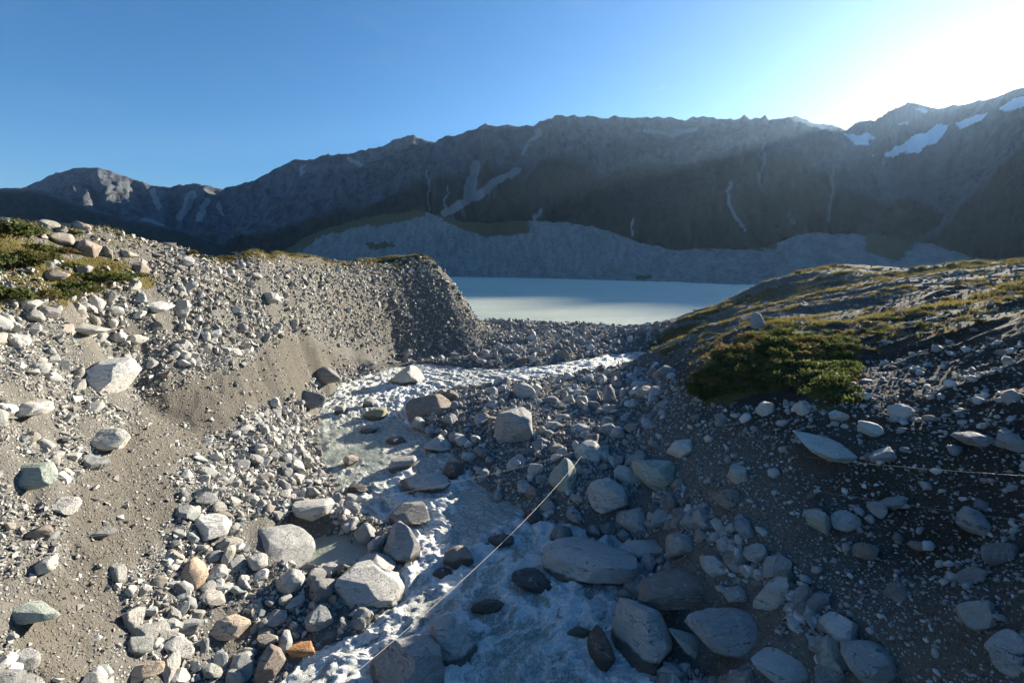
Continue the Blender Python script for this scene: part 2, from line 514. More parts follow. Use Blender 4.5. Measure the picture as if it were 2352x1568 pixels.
def rock_nodes(b, tint, coord, wet):
    """schist: foliated grey stone with stains; tint is the colour of the stone"""
    warp = b.noise(coord, 1.6, 3, 0.5, out=1)
    cw = b.vm("ADD", coord, b.vm("SCALE", warp, scale=0.35))
    st = b.noise(b.vm("MULTIPLY", cw, (1.2, 2.0, 9.0)), 1.4, 5, 0.65)
    blotch = b.noise(coord, 1.3, 5, 0.6)
    fine = b.noise(coord, 14.0, 5, 0.7)
    v = b.m("ADD", 0.20, b.m("ADD", b.m("MULTIPLY", st, 0.75), b.m("ADD", b.m("MULTIPLY", blotch, 0.45), b.m("MULTIPLY", fine, 0.42))))
    c = b.vm("SCALE", tint, scale=v)
    vein = b.ramp(b.m("ABSOLUTE", b.m("SUBTRACT", b.noise(b.vm("MULTIPLY", cw, (0.7, 1.0, 1.6)), 1.1, 3, 0.5), 0.5)), 0.012, 0.0)
    c = b.mix(b.m("MULTIPLY", vein, 0.45), c, (0.55, 0.54, 0.51))
    rust = b.ramp(b.noise(coord, 0.9, 5, 0.65), 0.64, 0.78)
    c = b.mix(b.m("MULTIPLY", rust, 0.45), c, (0.27, 0.17, 0.09))
    crack = b.m("MULTIPLY", b.ramp(b.m("ABSOLUTE", b.m("SUBTRACT", b.noise(b.vm("MULTIPLY", cw, (0.5, 0.8, 2.6)), 0.9, 4, 0.55), 0.47)), 0.010, 0.0), b.ramp(blotch, 0.42, 0.58))
    c = b.mix(b.m("MULTIPLY", crack, 0.7), c, (0.08, 0.075, 0.07))
    rough = 0.88
    if wet is not None:
        c = b.mix(b.m("MULTIPLY", wet, 0.88), c, b.mix(blotch, (0.020, 0.019, 0.016), (0.05, 0.045, 0.034)))
        rough = b.m("SUBTRACT", 0.88, b.m("MULTIPLY", wet, 0.5))
    h = b.m("ADD", b.m("MULTIPLY", st, 0.8), b.m("ADD", b.m("MULTIPLY", fine, 0.45), b.m("MULTIPLY", crack, -0.8)))
    return c, rough, h


def mat_boulder():
    m, b = material("schist_boulder")
    oi = b.new("ShaderNodeObjectInfo")
    tc = b.new("ShaderNodeTexCoord").outputs["Object"]
    coord = b.vm("ADD", tc, b.vm("SCALE", (7.0, 3.0, 5.0), scale=oi.outputs["Random"]))
    p = b.pos()
    z = b.sep(p)[2]
    wz = b.attr("wet_z", "OBJECT")
    edge = b.m("ADD", b.m("SUBTRACT", z, wz), b.m("MULTIPLY", b.m("SUBTRACT", b.noise(p, 1.6, 4, 0.6), 0.5), 0.5))
    wet = b.ramp(edge, 0.42, 0.22)
    c, r, h = rock_nodes(b, oi.outputs["Color"], coord, wet)
    b.out(b.principled(c, r, b.bump(h, 1.0, 0.13), b.m("ADD", 0.2, b.m("MULTIPLY", wet, 0.3))))
    return m


def mat_stone():
    m, b = material("loose_stone")
    p = b.pos()
    tint = b.attr("tint", out="Color")
    fine = b.noise(p, 9.0, 4, 0.7)
    st = b.noise(b.vm("MULTIPLY", p, (1.0, 1.4, 4.0)), 3.0, 3, 0.6)
    c = b.vm("SCALE", tint, scale=b.m("ADD", 0.55, b.m("ADD", b.m("MULTIPLY", fine, 0.5), b.m("MULTIPLY", st, 0.4))))
    b.out(b.principled(c, 0.9, b.bump(b.m("ADD", fine, st), 0.6, 0.04), 0.18))
    return m


def mat_river():
    m, b = material("glacial_water")
    p = b.pos()
    foam, fx, fy = b.attr("foam"), b.attr("flow_u"), b.attr("flow_v")
    fc = b.comb(b.m("MULTIPLY", fx, 0.55), fy, 0.0)
    warp = b.noise(p, 0.7, 4, 0.6, out=1)
    q = b.vm("ADD", b.vm("MULTIPLY", p, (1, 1, 0.6)), b.vm("SCALE", b.vm("SUBTRACT", warp, (0.5, 0.5, 0.5)), scale=1.7))
    wq = b.vm("SCALE", b.vm("SUBTRACT", warp, (0.5, 0.5, 0.5)), scale=2.2)
    qs = b.vm("ADD", b.comb(b.m("MULTIPLY", fx, 0.62), b.m("MULTIPLY", fy, 1.15), 0.0), wq)
    web1 = b.ramp(b.m("ABSOLUTE", b.m("SUBTRACT", b.noise(qs, 1.1, 6, 0.62, 0.4), 0.5)), 0.050, 0.0)
    web2 = b.ramp(b.m("ABSOLUTE", b.m("SUBTRACT", b.noise(qs, 2.9, 5, 0.62, 0.6), 0.5)), 0.055, 0.0)
    patch = b.noise(p, 0.30, 3, 0.5)
    d = b.m("ADD", foam, b.m("MULTIPLY", b.m("SUBTRACT", patch, 0.5), 1.0))
    lace = b.noise(qs, 1.0, 10, 0.74, 0.3)
    th = b.m("SUBTRACT", 0.66, b.m("MULTIPLY", d, 0.19))
    base = b.ramp(b.m("SUBTRACT", lace, th), -0.035, 0.055)
    net = b.m("MAXIMUM", b.m("MULTIPLY", web1, b.ramp(d, 0.10, 0.55, 0.0, 0.95)), b.m("MULTIPLY", web2, b.ramp(d, 0.25, 0.8, 0.0, 0.7)))
    mask = b.m("MAXIMUM", base, net)
    spk = b.noise(p, 9.0, 4, 0.75)
    mask = b.m("MULTIPLY", mask, b.m("ADD", 0.5, b.m("MULTIPLY", b.ramp(spk, 0.32, 0.62), 0.5)))
    wc = b.mix(b.noise(p, 0.5, 3), (0.20, 0.225, 0.195), (0.31, 0.335, 0.285))
    h = b.m("ADD", b.m("MULTIPLY", b.noise(q, 1.6, 5, 0.6, 0.3), 1.0), b.m("MULTIPLY", mask, 0.55))
    h = b.m("ADD", h, b.m("MULTIPLY", b.noise(p, 11.0, 4, 0.75), b.m("MULTIPLY", mask, 0.5)))
    nr = b.bump(h, 0.75, 0.22)
    c = b.mix(mask, wc, (0.86, 0.88, 0.87))
    b.out(b.principled(c, b.m("ADD", 0.16, b.m("MULTIPLY", mask, 0.6)), nr, b.m("SUBTRACT", 0.5, b.m("MULTIPLY", mask, 0.35))))
    return m


def mat_lake():
    m, b = material("lake_water")
    p = b.pos()
    rip = b.noise(b.vm("MULTIPLY", p, (0.3, 1.0, 1)), 0.8, 6, 0.75)
    rip2 = b.noise(b.vm("MULTIPLY", p, (0.25, 1.0, 1)), 0.06, 4, 0.6)
    c = b.mix(b.ramp(rip2, 0.35, 0.65), (0.45, 0.50, 0.41), (0.54, 0.57, 0.46))
    c = b.vm("SCALE", c, scale=b.m("ADD", 0.86, b.m("MULTIPLY", b.ramp(rip, 0.35, 0.65), 0.22)))
    b.out(b.principled(c, 0.38, b.bump(rip, 0.8, 0.35), 0.4))
    return m


def mat_mountain():
    """far rock faces: grey rock, dark scrub below the crags, pale scree chutes, snow"""
    m, b = material("mountain_rock")
    p = b.pos()
    nrm = b.sep(b.new("ShaderNodeNewGeometry").outputs["Normal"])[2]
    scree, veg, snow, sc = b.attr("scree"), b.attr("veg"), b.attr("snow"), b.attr("rough_m")
    q = b.vm("SCALE", p, scale=sc)
    n1 = b.noise(q, 1.0, 7, 0.62)
    n2 = b.noise(b.vm("MULTIPLY", q, (1, 1, 0.35)), 4.0, 6, 0.68)
    sv = b.comb(b.attr("along"), b.m("MULTIPLY", b.attr("down"), 0.28), 0.0)
    wv = b.noise(q, 0.8, 3, 0.5, out=1)
    stk = b.noise(b.vm("ADD", b.vm("MULTIPLY", sv, (7.0, 7.0, 1)), b.vm("SCALE", wv, scale=1.2)), 1.0, 7, 0.68)
    n2 = b.m("ADD", b.m("MULTIPLY", n2, 0.45), b.m("MULTIPLY", stk, 0.55))
    rock = b.mix(b.ramp(n2, 0.38, 0.62), (0.045, 0.050, 0.055), (0.165, 0.175, 0.185))
    rock = b.mix(b.ramp(n1, 0.5, 0.72), rock, (0.15, 0.157, 0.163))
    scrub = b.mix(b.ramp(n2, 0.42, 0.60), (0.020, 0.027, 0.018), (0.058, 0.066, 0.042))
    scrub = b.mix(b.ramp(n1, 0.52, 0.72), scrub, (0.046, 0.050, 0.040))
    vm_ = b.ramp(b.m("ADD", veg, b.m("MULTIPLY", b.m("SUBTRACT", n2, 0.5), 1.1)), 0.38, 0.64)
    vm_ = b.m("MULTIPLY", vm_, b.ramp(nrm, 0.12, 0.42))
    c = b.mix(vm_, rock, scrub)
    c = b.mix(b.m("MULTIPLY", b.attr("hump"), vm_), c, b.mix(n2, (0.075, 0.062, 0.032), (0.17, 0.14, 0.075)))
    scm = b.ramp(b.m("ADD", scree, b.m("MULTIPLY", b.m("SUBTRACT", n2, 0.5), 0.55)), 0.42, 0.62)
    scc = b.mix(b.attr("hump"), b.mix(n2, (0.24, 0.245, 0.24), (0.40, 0.40, 0.39)), b.mix(b.ramp(n2, 0.38, 0.62), (0.17, 0.168, 0.160), (0.31, 0.305, 0.29)))
    c = b.mix(scm, c, scc)
    snm = b.ramp(b.m("ADD", snow, b.m("MULTIPLY", b.m("SUBTRACT", n2, 0.5), 2.0)), 0.46, 0.56)
    c = b.mix(snm, c, (0.82, 0.84, 0.87))
    hh = b.m("MULTIPLY", b.m("ADD", n2, b.noise(q, 14.0, 5, 0.7)), b.m("SUBTRACT", 1.0, b.m("MULTIPLY", snm, 0.8)))
    bp = b.new("ShaderNodeBump"); bp.inputs["Strength"].default_value = 0.9
    b.put(bp.inputs["Distance"], b.m("DIVIDE", 0.10, sc)); b.put(bp.inputs["Height"], hh)
    b.out(b.principled(c, 0.95, bp.outputs[0], 0.05))
    return m


def mat_leaf(name, c1, c2, c3):
    m, b = material(name)
    oi = b.new("ShaderNodeObjectInfo")
    v = b.attr("shade")
    c = b.mix(v, c1, c2)
    c = b.mix(b.ramp(oi.outputs["Random"], 0.62, 0.9), c, c3)
    d = b.principled(c, 0.7, None, 0.25)
    t = b.new("ShaderNodeBsdfTranslucent")
    b.put(t.inputs[0], b.vm("SCALE", c, scale=1.5))
    mx = b.new("ShaderNodeMixShader"); mx.inputs[0].default_value = 0.4
    b.l.new(d, mx.inputs[1]); b.l.new(t.outputs[0], mx.inputs[2])
    b.out(mx.outputs[0])
    return m


def mat_plain(name, color, rough=0.7, spec=0.3, metal=0.0):
    m, b = material(name)
    n = b.noise(b.pos(), 8.0, 3)
    sh = b.principled(b.vm("SCALE", color, scale=b.m("ADD", 0.8, b.m("MULTIPLY", n, 0.4))), rough, None, spec)
    sh.node.inputs["Metallic"].default_value = metal
    b.out(sh)
    return m


M_GROUND, M_BOULDER, M_STONE, M_RIVER, M_LAKE, M_MTN = mat_ground(), mat_boulder(), mat_stone(), mat_river(), mat_lake(), mat_mountain()
M_LEAF = mat_leaf("shrub_leaf", (0.020, 0.031, 0.008), (0.095, 0.112, 0.026), (0.115, 0.085, 0.028))
M_GRASS = mat_leaf("dry_grass", (0.075, 0.070, 0.018), (0.215, 0.17, 0.06), (0.12, 0.11, 0.03))
M_STEM = mat_plain("shrub_wood", (0.13, 0.10, 0.075), 0.9, 0.1)
M_WIRE = mat_plain("steel_cable", (0.27, 0.255, 0.23), 0.55, 0.4, 0.3)

# ------------------------------------------------------------------ near terrain mesh (a fan of rings round the viewpoint, three pieces that meet)
azs = np.radians(np.concatenate([np.linspace(-88, -56, 40, endpoint=False), np.linspace(-56, 56, 480, endpoint=False), np.linspace(56, 88, 40)]))
w_r = np.concatenate([np.geomspace(3.0, 14, 40, endpoint=False), np.geomspace(14, 112, 380, endpoint=False), np.geomspace(112, 175, 40)])
AZ, RR_ = np.meshgrid(azs, w_r, indexing="ij")
TX, TY = RR_ * np.sin(AZ), RR_ * np.cos(AZ)
TZ = ground(TX, TY)
inriv = hgrid(RIV.astype(float), TX, TY)
TZ = TZ + (1 - inriv) * (0.07 * fbm(TX * 2.6, TY * 2.6, octaves=3, seed=21) + 0.03 * vnoise(TX * 9, TY * 9, None, 22))
TV = np.c_[TX.ravel(), TY.ravel(), TZ.ravel()]
tpx, tpy, _ = project(TV)
jx = tpx + 16 * fbm(TV[:, 0] * .5, TV[:, 1] * .5, octaves=3, seed=31); jy = tpy + 14 * fbm(TV[:, 0] * .5 + 9, TV[:, 1] * .5, octaves=3, seed=32)
veg = np.zeros(len(TV))
veg[in_poly(jx, jy, Z_VEGL)] = 0.75
jy2 = tpy + 5 * fbm(TV[:, 0] * .5 + 9, TV[:, 1] * .5, octaves=3, seed=33)
veg[(in_poly(tpx, jy2, Z_VEGT) | ((tpx > 480) & (tpx < 985) & (TV[:, 0] < -12))) & (TV[:, 1] > 47) & (TV[:, 2] > 15.0)] = 0.9
tsl = hgrid(SLOPE, TV[:, 0], TV[:, 1])
veg[(tsl > 0.9) & (TV[:, 0] < 0) & (TV[:, 1] > 45)] = 0
veg[(TV[:, 0] < -33) & (TV[:, 1] < 60) & (TV[:, 2] > 16.5)] = 0.45
veg[in_poly(jx, jy, Z_NOSE)] = 0.8
hillm = in_poly(jx, jy, Z_HILL) | ((TV[:, 0] > 30) & (TV[:, 1] > 50) & (TV[:, 2] > 8))
streak = fbm(TV[:, 0] * 0.06 - TV[:, 1] * .02, TV[:, 1] * 0.35 + TV[:, 0] * .1, octaves=4, seed=35)
veg[hillm] = np.maximum(veg[hillm], 0.36 + 0.55 * streak[hillm])
fines = np.zeros(len(TV)); fines[in_poly(jx, jy, Z_FINES)] = 1.0
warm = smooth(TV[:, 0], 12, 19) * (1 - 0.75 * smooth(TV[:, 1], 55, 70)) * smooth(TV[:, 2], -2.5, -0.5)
nu, nv = AZ.shape
faces = grid_faces(nu, nv)
fc = TV[faces].mean(1)
yl = np.array([0, 20, 30, 40, 50, 58, 68, 76, 84, 92, 105, 130])
xl = np.interp(fc[:, 1], yl, [-12, -11.5, -13, -17, -20, -24, -24, -21, -17, -15, -4, -20])
xr = np.interp(fc[:, 1], yl, [11, 10, 12, 14, 16, 18, 21, 24, 28, 32, 35, 44])
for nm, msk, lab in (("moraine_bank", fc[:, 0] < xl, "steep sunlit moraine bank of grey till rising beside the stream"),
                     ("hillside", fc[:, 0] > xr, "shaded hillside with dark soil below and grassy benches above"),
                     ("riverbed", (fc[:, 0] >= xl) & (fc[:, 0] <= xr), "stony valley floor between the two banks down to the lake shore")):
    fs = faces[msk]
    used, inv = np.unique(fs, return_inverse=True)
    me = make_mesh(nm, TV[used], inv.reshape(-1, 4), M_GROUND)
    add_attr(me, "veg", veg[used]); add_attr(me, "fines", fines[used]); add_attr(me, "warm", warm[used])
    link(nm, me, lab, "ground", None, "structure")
vs = 4200.0
me = make_mesh("ground", [(-vs, -300, -7), (vs, -300, -7), (vs, vs, -7), (-vs, vs, -7)], np.array([[0, 1, 2, 3]]), M_GROUND)
for k in ("veg", "fines", "warm"): add_attr(me, k, np.full(4, 0.3))
link("ground", me, "low stony valley ground under the lake and mountains", "ground", None, "structure")

# ------------------------------------------------------------------ mountains
def terrain_strip(name, label, crest, base, nu=420, nv=130, amp=40.0, lam=160.0, crest_amp=8.0, prof=1.15, back=1.3, seed=1,
                  scree=(), gully=(), snow=(), veg_top=0.6, veg_val=0.75, rough=0.02, all_scree=0.0, ribs=0.25, cat="mountain", vegpoly=()):
    """a mountain side between a crest line and a foot line (pixel x, pixel y, distance), gullied, with a back that falls away"""
    crest = sorted(crest); base = sorted(base)
    u = np.linspace(crest[0][0], crest[-1][0], nu)
    Cp = np.array([at_y(px, py, y) for px, py, y in zip(u, np.interp(u, [c[0] for c in crest], [c[1] for c in crest]), np.interp(u, [c[0] for c in crest], [c[2] for c in crest]))])
    Bp = np.array([at_y(px, py, y) for px, py, y in zip(u, np.interp(u, [c[0] for c in base], [c[1] for c in base]), np.interp(u, [c[0] for c in base], [c[2] for c in base]))])
    L = np.r_[0, np.cumsum(np.hypot(np.diff(Cp[:, 0]), np.diff(Cp[:, 1])))]
    Cp[:, 2] += crest_amp * (ridged(L / lam * 2.2, L * 0 + seed, 5, 0.6, seed + 3) - 0.45) + crest_amp * 0.5 * fbm(L / lam * 9, L * 0, octaves=3, seed=seed + 5)
    v = np.linspace(0, 1, nv) ** 0.9
    nb = 22
    vb = np.linspace(0, 1, nb + 1)[1:]
    P = np.zeros((nu, nv + nb, 3))
    Vn = np.broadcast_to(v[None, :], (nu, nv))
    P[:, :nv, :2] = Bp[:, None, :2] * (1 - Vn[..., None]) + Cp[:, None, :2] * Vn[..., None]
    P[:, :nv, 2] = Bp[:, None, 2] + (Cp[:, 2] - Bp[:, 2])[:, None] * Vn ** prof
    depth = np.hypot(*(Cp - Bp)[:, :2].T)
    out = Cp[:, :2] - Bp[:, :2]; out /= np.linalg.norm(out, axis=1)[:, None]
    LL = np.broadcast_to(L[:, None], (nu, nv)); DD = depth[:, None] * Vn
    wob = 0.6 * fbm(LL / lam * .8, DD / lam * .8, octaves=3, seed=seed + 9)
    g = ridged(LL / lam + wob * 0.5, DD / lam * ribs + wob * .3, 6, 0.55, seed) - 0.42
    px, py, _ = project(P[:, :nv].reshape(-1, 3)); px = px.reshape(nu, nv); py = py.reshape(nu, nv)
    for line, wid, dep in gully:
        d = line_dist(px, py, line)
        g = g - dep / amp * np.exp(-(d / wid) ** 2)
    win = smooth(Vn, 0, 0.10) * (1 - 0.9 * smooth(Vn, 0.86, 1.0))
    dsp = amp * g * win
    P[:, :nv, 0] -= out[:, None, 0] * dsp * 0.7
    P[:, :nv, 1] -= out[:, None, 1] * dsp * 0.7
    P[:, :nv, 2] += dsp * 0.55 + win * amp * 0.12 * fbm(LL / lam * 12, DD / lam * 12, octaves=3, seed=seed + 13)
    hgt = Cp[:, 2] - Bp[:, 2]
    P[:, nv:, :2] = Cp[:, None, :2] + out[:, None, :] * (depth[:, None] * back * vb[None, :])[..., None]
    P[:, nv:, 2] = Cp[:, None, 2] - (hgt[:, None] + 6) * np.minimum(1.0, vb[None, :] ** 0.85) + (amp * 0.6 * (ridged(LL[:, :1] / lam, vb[None, :] * 2.0, 4, seed=seed + 2) - .45)) * smooth(vb, 0, .15)[None, :] * (1 - vb[None, :])
    V = P.reshape(-1, 3)
    px, py, _ = project(V)
    me = make_mesh(name, V, grid_faces(nu, nv + nb), M_MTN)
    nz = 7 * fbm(V[:, 0] * rough * 3, V[:, 2] * rough * 3, octaves=3, seed=seed + 6)
    sa = np.full(len(V), float(all_scree))
    for line, wid in scree:
        sa = np.maximum(sa, 1 - smooth(line_dist(px + nz, py + nz, line) / wid, 0.5, 1.5))
    sn = np.zeros(len(V))
    for poly in snow:
        sn[in_poly(px + nz, py + nz * .5, poly)] = 1.0
    vfull = np.concatenate([np.broadcast_to(v[None, :], (nu, nv)), np.broadcast_to(1 - 0 * vb[None, :], (nu, nb))], 1).ravel()
    ve = veg_val * (1 - smooth(vfull, veg_top - 0.22, veg_top + 0.25))
    for poly in vegpoly:
        k = in_poly(px + nz, py + nz, poly); ve[k] = 0.85; sa[k] = 0
    ve = np.where(sa > 0.6, 0, ve)
    add_attr(me, "hump", np.full(len(V), 1.0 if cat == "moraine" else 0.0))
    LA, DA = np.zeros((nu, nv + nb)), np.zeros((nu, nv + nb))
    LA[:] = L[:, None] / lam; DA[:, :nv] = DD / lam; DA[:, nv:] = (depth[:, None] * (1 + vb[None, :])) / lam
    add_attr(me, "along", LA.ravel() + (wob.mean() if False else 0)); add_attr(me, "down", DA.ravel())
    add_attr(me, "scree", sa); add_attr(me, "snow", sn); add_attr(me, "veg", ve); add_attr(me, "rough_m", np.full(len(V), rough))
    return link(name, me, label, cat, None, "structure")


terrain_strip("mountain", "distant bare mountain with a rounded rocky summit and scree aprons", [(-420, 500, 3000), (-200, 470, 3000), (60, 428, 3000), (110, 402, 3000), (180, 381, 3000), (230, 386, 3000), (270, 395, 3000), (330, 415, 3000), (360, 427, 3000), (385, 428, 3000), (440, 421, 3000), (480, 423, 3000), (515, 433, 3000), (600, 470, 2950), (700, 520, 2900)],
              [(-420, 600, 1700), (700, 600, 1700)], nu=260, nv=80, amp=95, lam=330, crest_amp=16, seed=3, veg_top=0.35, rough=0.006, prof=1.25,
              scree=[([(350, 435), (365, 475)], 7), ([(440, 445), (415, 500)], 10), ([(475, 460), (458, 505)], 8), ([(330, 505), (370, 520)], 8), ([(505, 470), (515, 490)], 9)],
              gully=[([(180, 385), (215, 430), (225, 470)], 14, 60), ([(300, 400), (330, 470)], 15, 60), ([(400, 430), (395, 500)], 14, 60), ([(450, 430), (430, 500)], 12, 60)])
terrain_strip("hill", "dark shoulder hill below the rounded summit, sunlit on its crest", [(-500, 415, 2000), (-200, 420, 2000), (0, 431, 2000), (60, 431, 2000), (110, 441, 1990), (150, 455, 1980), (220, 482, 1960), (300, 500, 1930), (400, 525, 1900), (480, 550, 1850), (560, 585, 1800)],
              [(-500, 610, 900), (560, 600, 1100)], nu=180, nv=60, amp=30, lam=200, crest_amp=5, seed=14, veg_top=0.95, veg_val=0.8, rough=0.01)
terrain_strip("mountain", "far jagged grey ridge rising behind the long dark range", [(420, 500, 2900), (515, 434, 2900), (560, 420, 2900), (610, 400, 2900), (640, 385, 2900), (690, 362, 2900), (715, 364, 2900), (740, 355, 2900), (780, 352, 2900), (830, 345, 2900), (880, 334, 2900), (897, 318, 2900), (940, 308, 2900), (965, 313, 2900), (985, 322, 2900), (1040, 330, 2900), (1200, 380, 2900)],
              [(420, 600, 1900), (1200, 600, 1900)], nu=280, nv=60, amp=80, lam=260, crest_amp=22, seed=22, veg_top=0.35, rough=0.008,
              scree=[([(700, 380), (690, 400)], 5), ([(800, 365), (830, 380)], 5)])
terrain_strip("mountain", "long dark mountain range with pale scree chutes across the lake", [(480, 560, 2100), (560, 505, 2100), (640, 462, 2100), (760, 412, 2120), (860, 366, 2150), (930, 338, 2180), (1000, 324, 2200), (1070, 299, 2200), (1110, 287, 2200), (1160, 285, 2200), (1200, 290, 2200), (1225, 288, 2200), (1240, 281, 2180), (1275, 269, 2160), (1330, 262, 2150), (1400, 268, 2120), (1500, 265, 2080), (1560, 269, 2050), (1600, 270, 2030), (1630, 263, 2010), (1675, 270, 1990), (1712, 264, 1970), (1725, 270, 1960), (1800, 266, 1800), (1855, 282, 1680), (1900, 300, 1580), (1950, 335, 1470), (2000, 368, 1390), (2060, 390, 1320), (2110, 402, 1260), (2180, 440, 1150), (2300, 520, 1000)],
              [(480, 620, 1300), (900, 600, 1150), (1300, 600, 1000), (1700, 600, 850), (2000, 600, 700), (2300, 600, 600)], nu=520, nv=120, amp=95, lam=230, crest_amp=18, seed=31, veg_top=0.62, veg_val=0.85, rough=0.009, prof=1.1, ribs=0.3,
              scree=[([(1020, 488), (1075, 462), (1130, 428), (1190, 392)], 9), ([(1075, 460), (1080, 430), (1092, 380)], 12), ([(1225, 500), (1245, 480)], 4), ([(980, 390), (985, 450), (988, 488)], 2.2), ([(1030, 430), (1020, 490)], 2.2),
                     ([(1755, 325), (1752, 390), (1745, 420), (1752, 440)], 3.2), ([(1680, 420), (1672, 460), (1690, 500), (1710, 525)], 3.6), ([(1810, 490), (1825, 515)], 2.4), ([(1920, 380), (1912, 430), (1905, 510)], 3.2), ([(1455, 505), (1450, 540)], 2.2),
                     ([(1480, 300), (1540, 310), (1600, 300)], 5), ([(1240, 300), (1200, 350)], 6)],
              gully=[([(1035, 490), (1110, 440), (1190, 392), (1260, 330)], 20, 70), ([(1080, 470), (1085, 400), (1110, 330)], 18, 60), ([(1235, 500), (1330, 410), (1430, 320)], 22, 70), ([(1650, 530), (1640, 450), (1690, 380)], 16, 45), ([(990, 480), (985, 400), (1000, 340)], 12, 40), ([(700, 560), (800, 470), (900, 400)], 22, 50), ([(1910, 510), (1920, 380)], 14, 40), ([(1750, 440), (1755, 325)], 12, 40)])
terrain_strip("mountain", "snowy mountain behind the range, snowfield below its crest near the sun", [(1700, 330, 3000), (1800, 270, 3000), (1830, 266, 3000), (1870, 283, 3000), (1900, 285, 3000), (1945, 298, 2950), (1962, 283, 2900), (1990, 277, 2750), (2010, 276, 2600), (2040, 256, 2300), (2085, 236, 2000), (2110, 238, 1900), (2150, 247, 1800), (2200, 240, 1700), (2260, 228, 1600), (2310, 214, 1500), (2352, 198, 1450), (2500, 140, 1350), (2700, 90, 1300)],
              [(1700, 600, 1500), (2000, 600, 1250), (2200, 600, 1000), (2352, 600, 900), (2700, 600, 800)], nu=320, nv=110, amp=55, lam=200, crest_amp=8, seed=47, veg_top=0.30, rough=0.009, prof=1.1,
              snow=[[(1938, 306), (1975, 312), (1992, 303), (2012, 318), (1990, 322), (2000, 333), (1965, 334)], [(2030, 358), (2052, 336), (2078, 330), (2100, 312), (2128, 304), (2150, 286), (2178, 284), (2168, 306), (2150, 330), (2128, 336), (2110, 352), (2070, 350), (2050, 362)], [(2190, 282), (2240, 262), (2270, 258), (2250, 276), (2205, 296)], [(2290, 250), (2330, 226), (2400, 214), (2370, 240), (2310, 258)], [(2062, 284), (2085, 280), (2088, 285), (2065, 288)], [(1992, 356), (2015, 352), (2012, 358)], [(2100, 250), (2140, 255), (2130, 262)]],
              gully=[([(2010, 390), (2100, 370), (2250, 330)], 30, 50)])
terrain_strip("hill", "steep dark mountainside sloping down from beside the sun", [(1980, 620, 620), (2060, 585, 640), (2120, 545, 680), (2180, 490, 740), (2240, 425, 820), (2300, 355, 900), (2352, 300, 960), (2450, 215, 1000), (2600, 120, 1050), (2800, 60, 1100)],
              [(1980, 655, 420), (2352, 625, 330), (2800, 620, 260)], nu=200, nv=80, amp=26, lam=110, crest_amp=7, seed=58, veg_top=0.9, veg_val=0.7, rough=0.02)
terrain_strip("moraine_wall", "grey lateral moraine wall with a scrub covered hump beyond the lake", [(430, 640, 720), (560, 615, 760), (640, 580, 800), (700, 545, 830), (740, 528, 840), (800, 509, 850), (880, 491, 855), (960, 484, 860), (1010, 495, 850), (1060, 507, 840), (1100, 511, 820), (1160, 510, 790), (1200, 504, 760), (1300, 511, 720), (1400, 530, 680), (1470, 557, 640), (1560, 572, 600), (1650, 572, 570), (1760, 566, 530), (1800, 548, 520), (1850, 530, 510), (1950, 534, 490), (2050, 540, 470), (2150, 562, 450), (2250, 590, 420), (2352, 605, 400)],
              [(430, 655, 560), (700, 645, 600), (900, 639, 640), (1050, 636, 670), (1300, 641, 560), (1450, 646, 480), (1700, 656, 380), (1850, 664, 330), (2050, 680, 270), (2352, 700, 230)], nu=460, nv=80, amp=9, lam=60, crest_amp=4, seed=63, veg_top=-1, rough=0.05, all_scree=0.75, ribs=0.16, cat="moraine",
              vegpoly=[[(600, 640), (640, 570), (740, 520), (880, 480), (970, 478), (975, 495), (900, 512), (820, 520), (740, 540), (690, 575)], [(985, 483), (1100, 500), (1210, 495), (1215, 530), (1180, 540), (1120, 545), (1060, 525), (1010, 500)], [(1550, 548), (1790, 540), (1785, 570), (1700, 574), (1560, 572)], [(840, 560), (900, 555), (905, 565), (850, 572)], [(1990, 530), (2120, 545), (2060, 600), (1990, 580)], [(1460, 632), (1500, 632), (1500, 641), (1462, 640)]])

# ------------------------------------------------------------------ lake
lx = np.concatenate([np.linspace(-700, -60, 40, endpoint=False), np.linspace(-60, 150, 120, endpoint=False), np.linspace(150, 700, 40)])
ly = np.concatenate([np.linspace(96, 260, 110, endpoint=False), np.linspace(260, 900, 60)])
LX, LY = np.meshgrid(lx, ly, indexing="ij")
LZ = 0.05 * fbm(LX * .25, LY * .5, octaves=3, seed=71)
lv = np.c_[LX.ravel(), LY.ravel(), LZ.ravel()]
lf = grid_faces(*LX.shape)
fcx = lv[lf].mean(1)
lf = lf[ground(fcx[:, 0], fcx[:, 1]) < 0.6]
lf = lf[lv[lf].mean(1)[:, 1] > 121]
used, inv = np.unique(lf, return_inverse=True)
link("lake", make_mesh("lake", lv[used], inv.reshape(-1, 4), M_LAKE), "milky glacial lake beyond the stones, sunlit strip near its shore", "lake", None, "structure")

# ------------------------------------------------------------------ rock shapes
_ico = {}


def ico(level):
    if level not in _ico:
        bm = bmesh.new()
        bmesh.ops.create_icosphere(bm, subdivisions=level, radius=1.0)
        _ico[level] = (np.array([v.co[:] for v in bm.verts]), np.array([[v.index for v in f.verts] for f in bm.faces]))
        bm.free()
    return _ico[level]


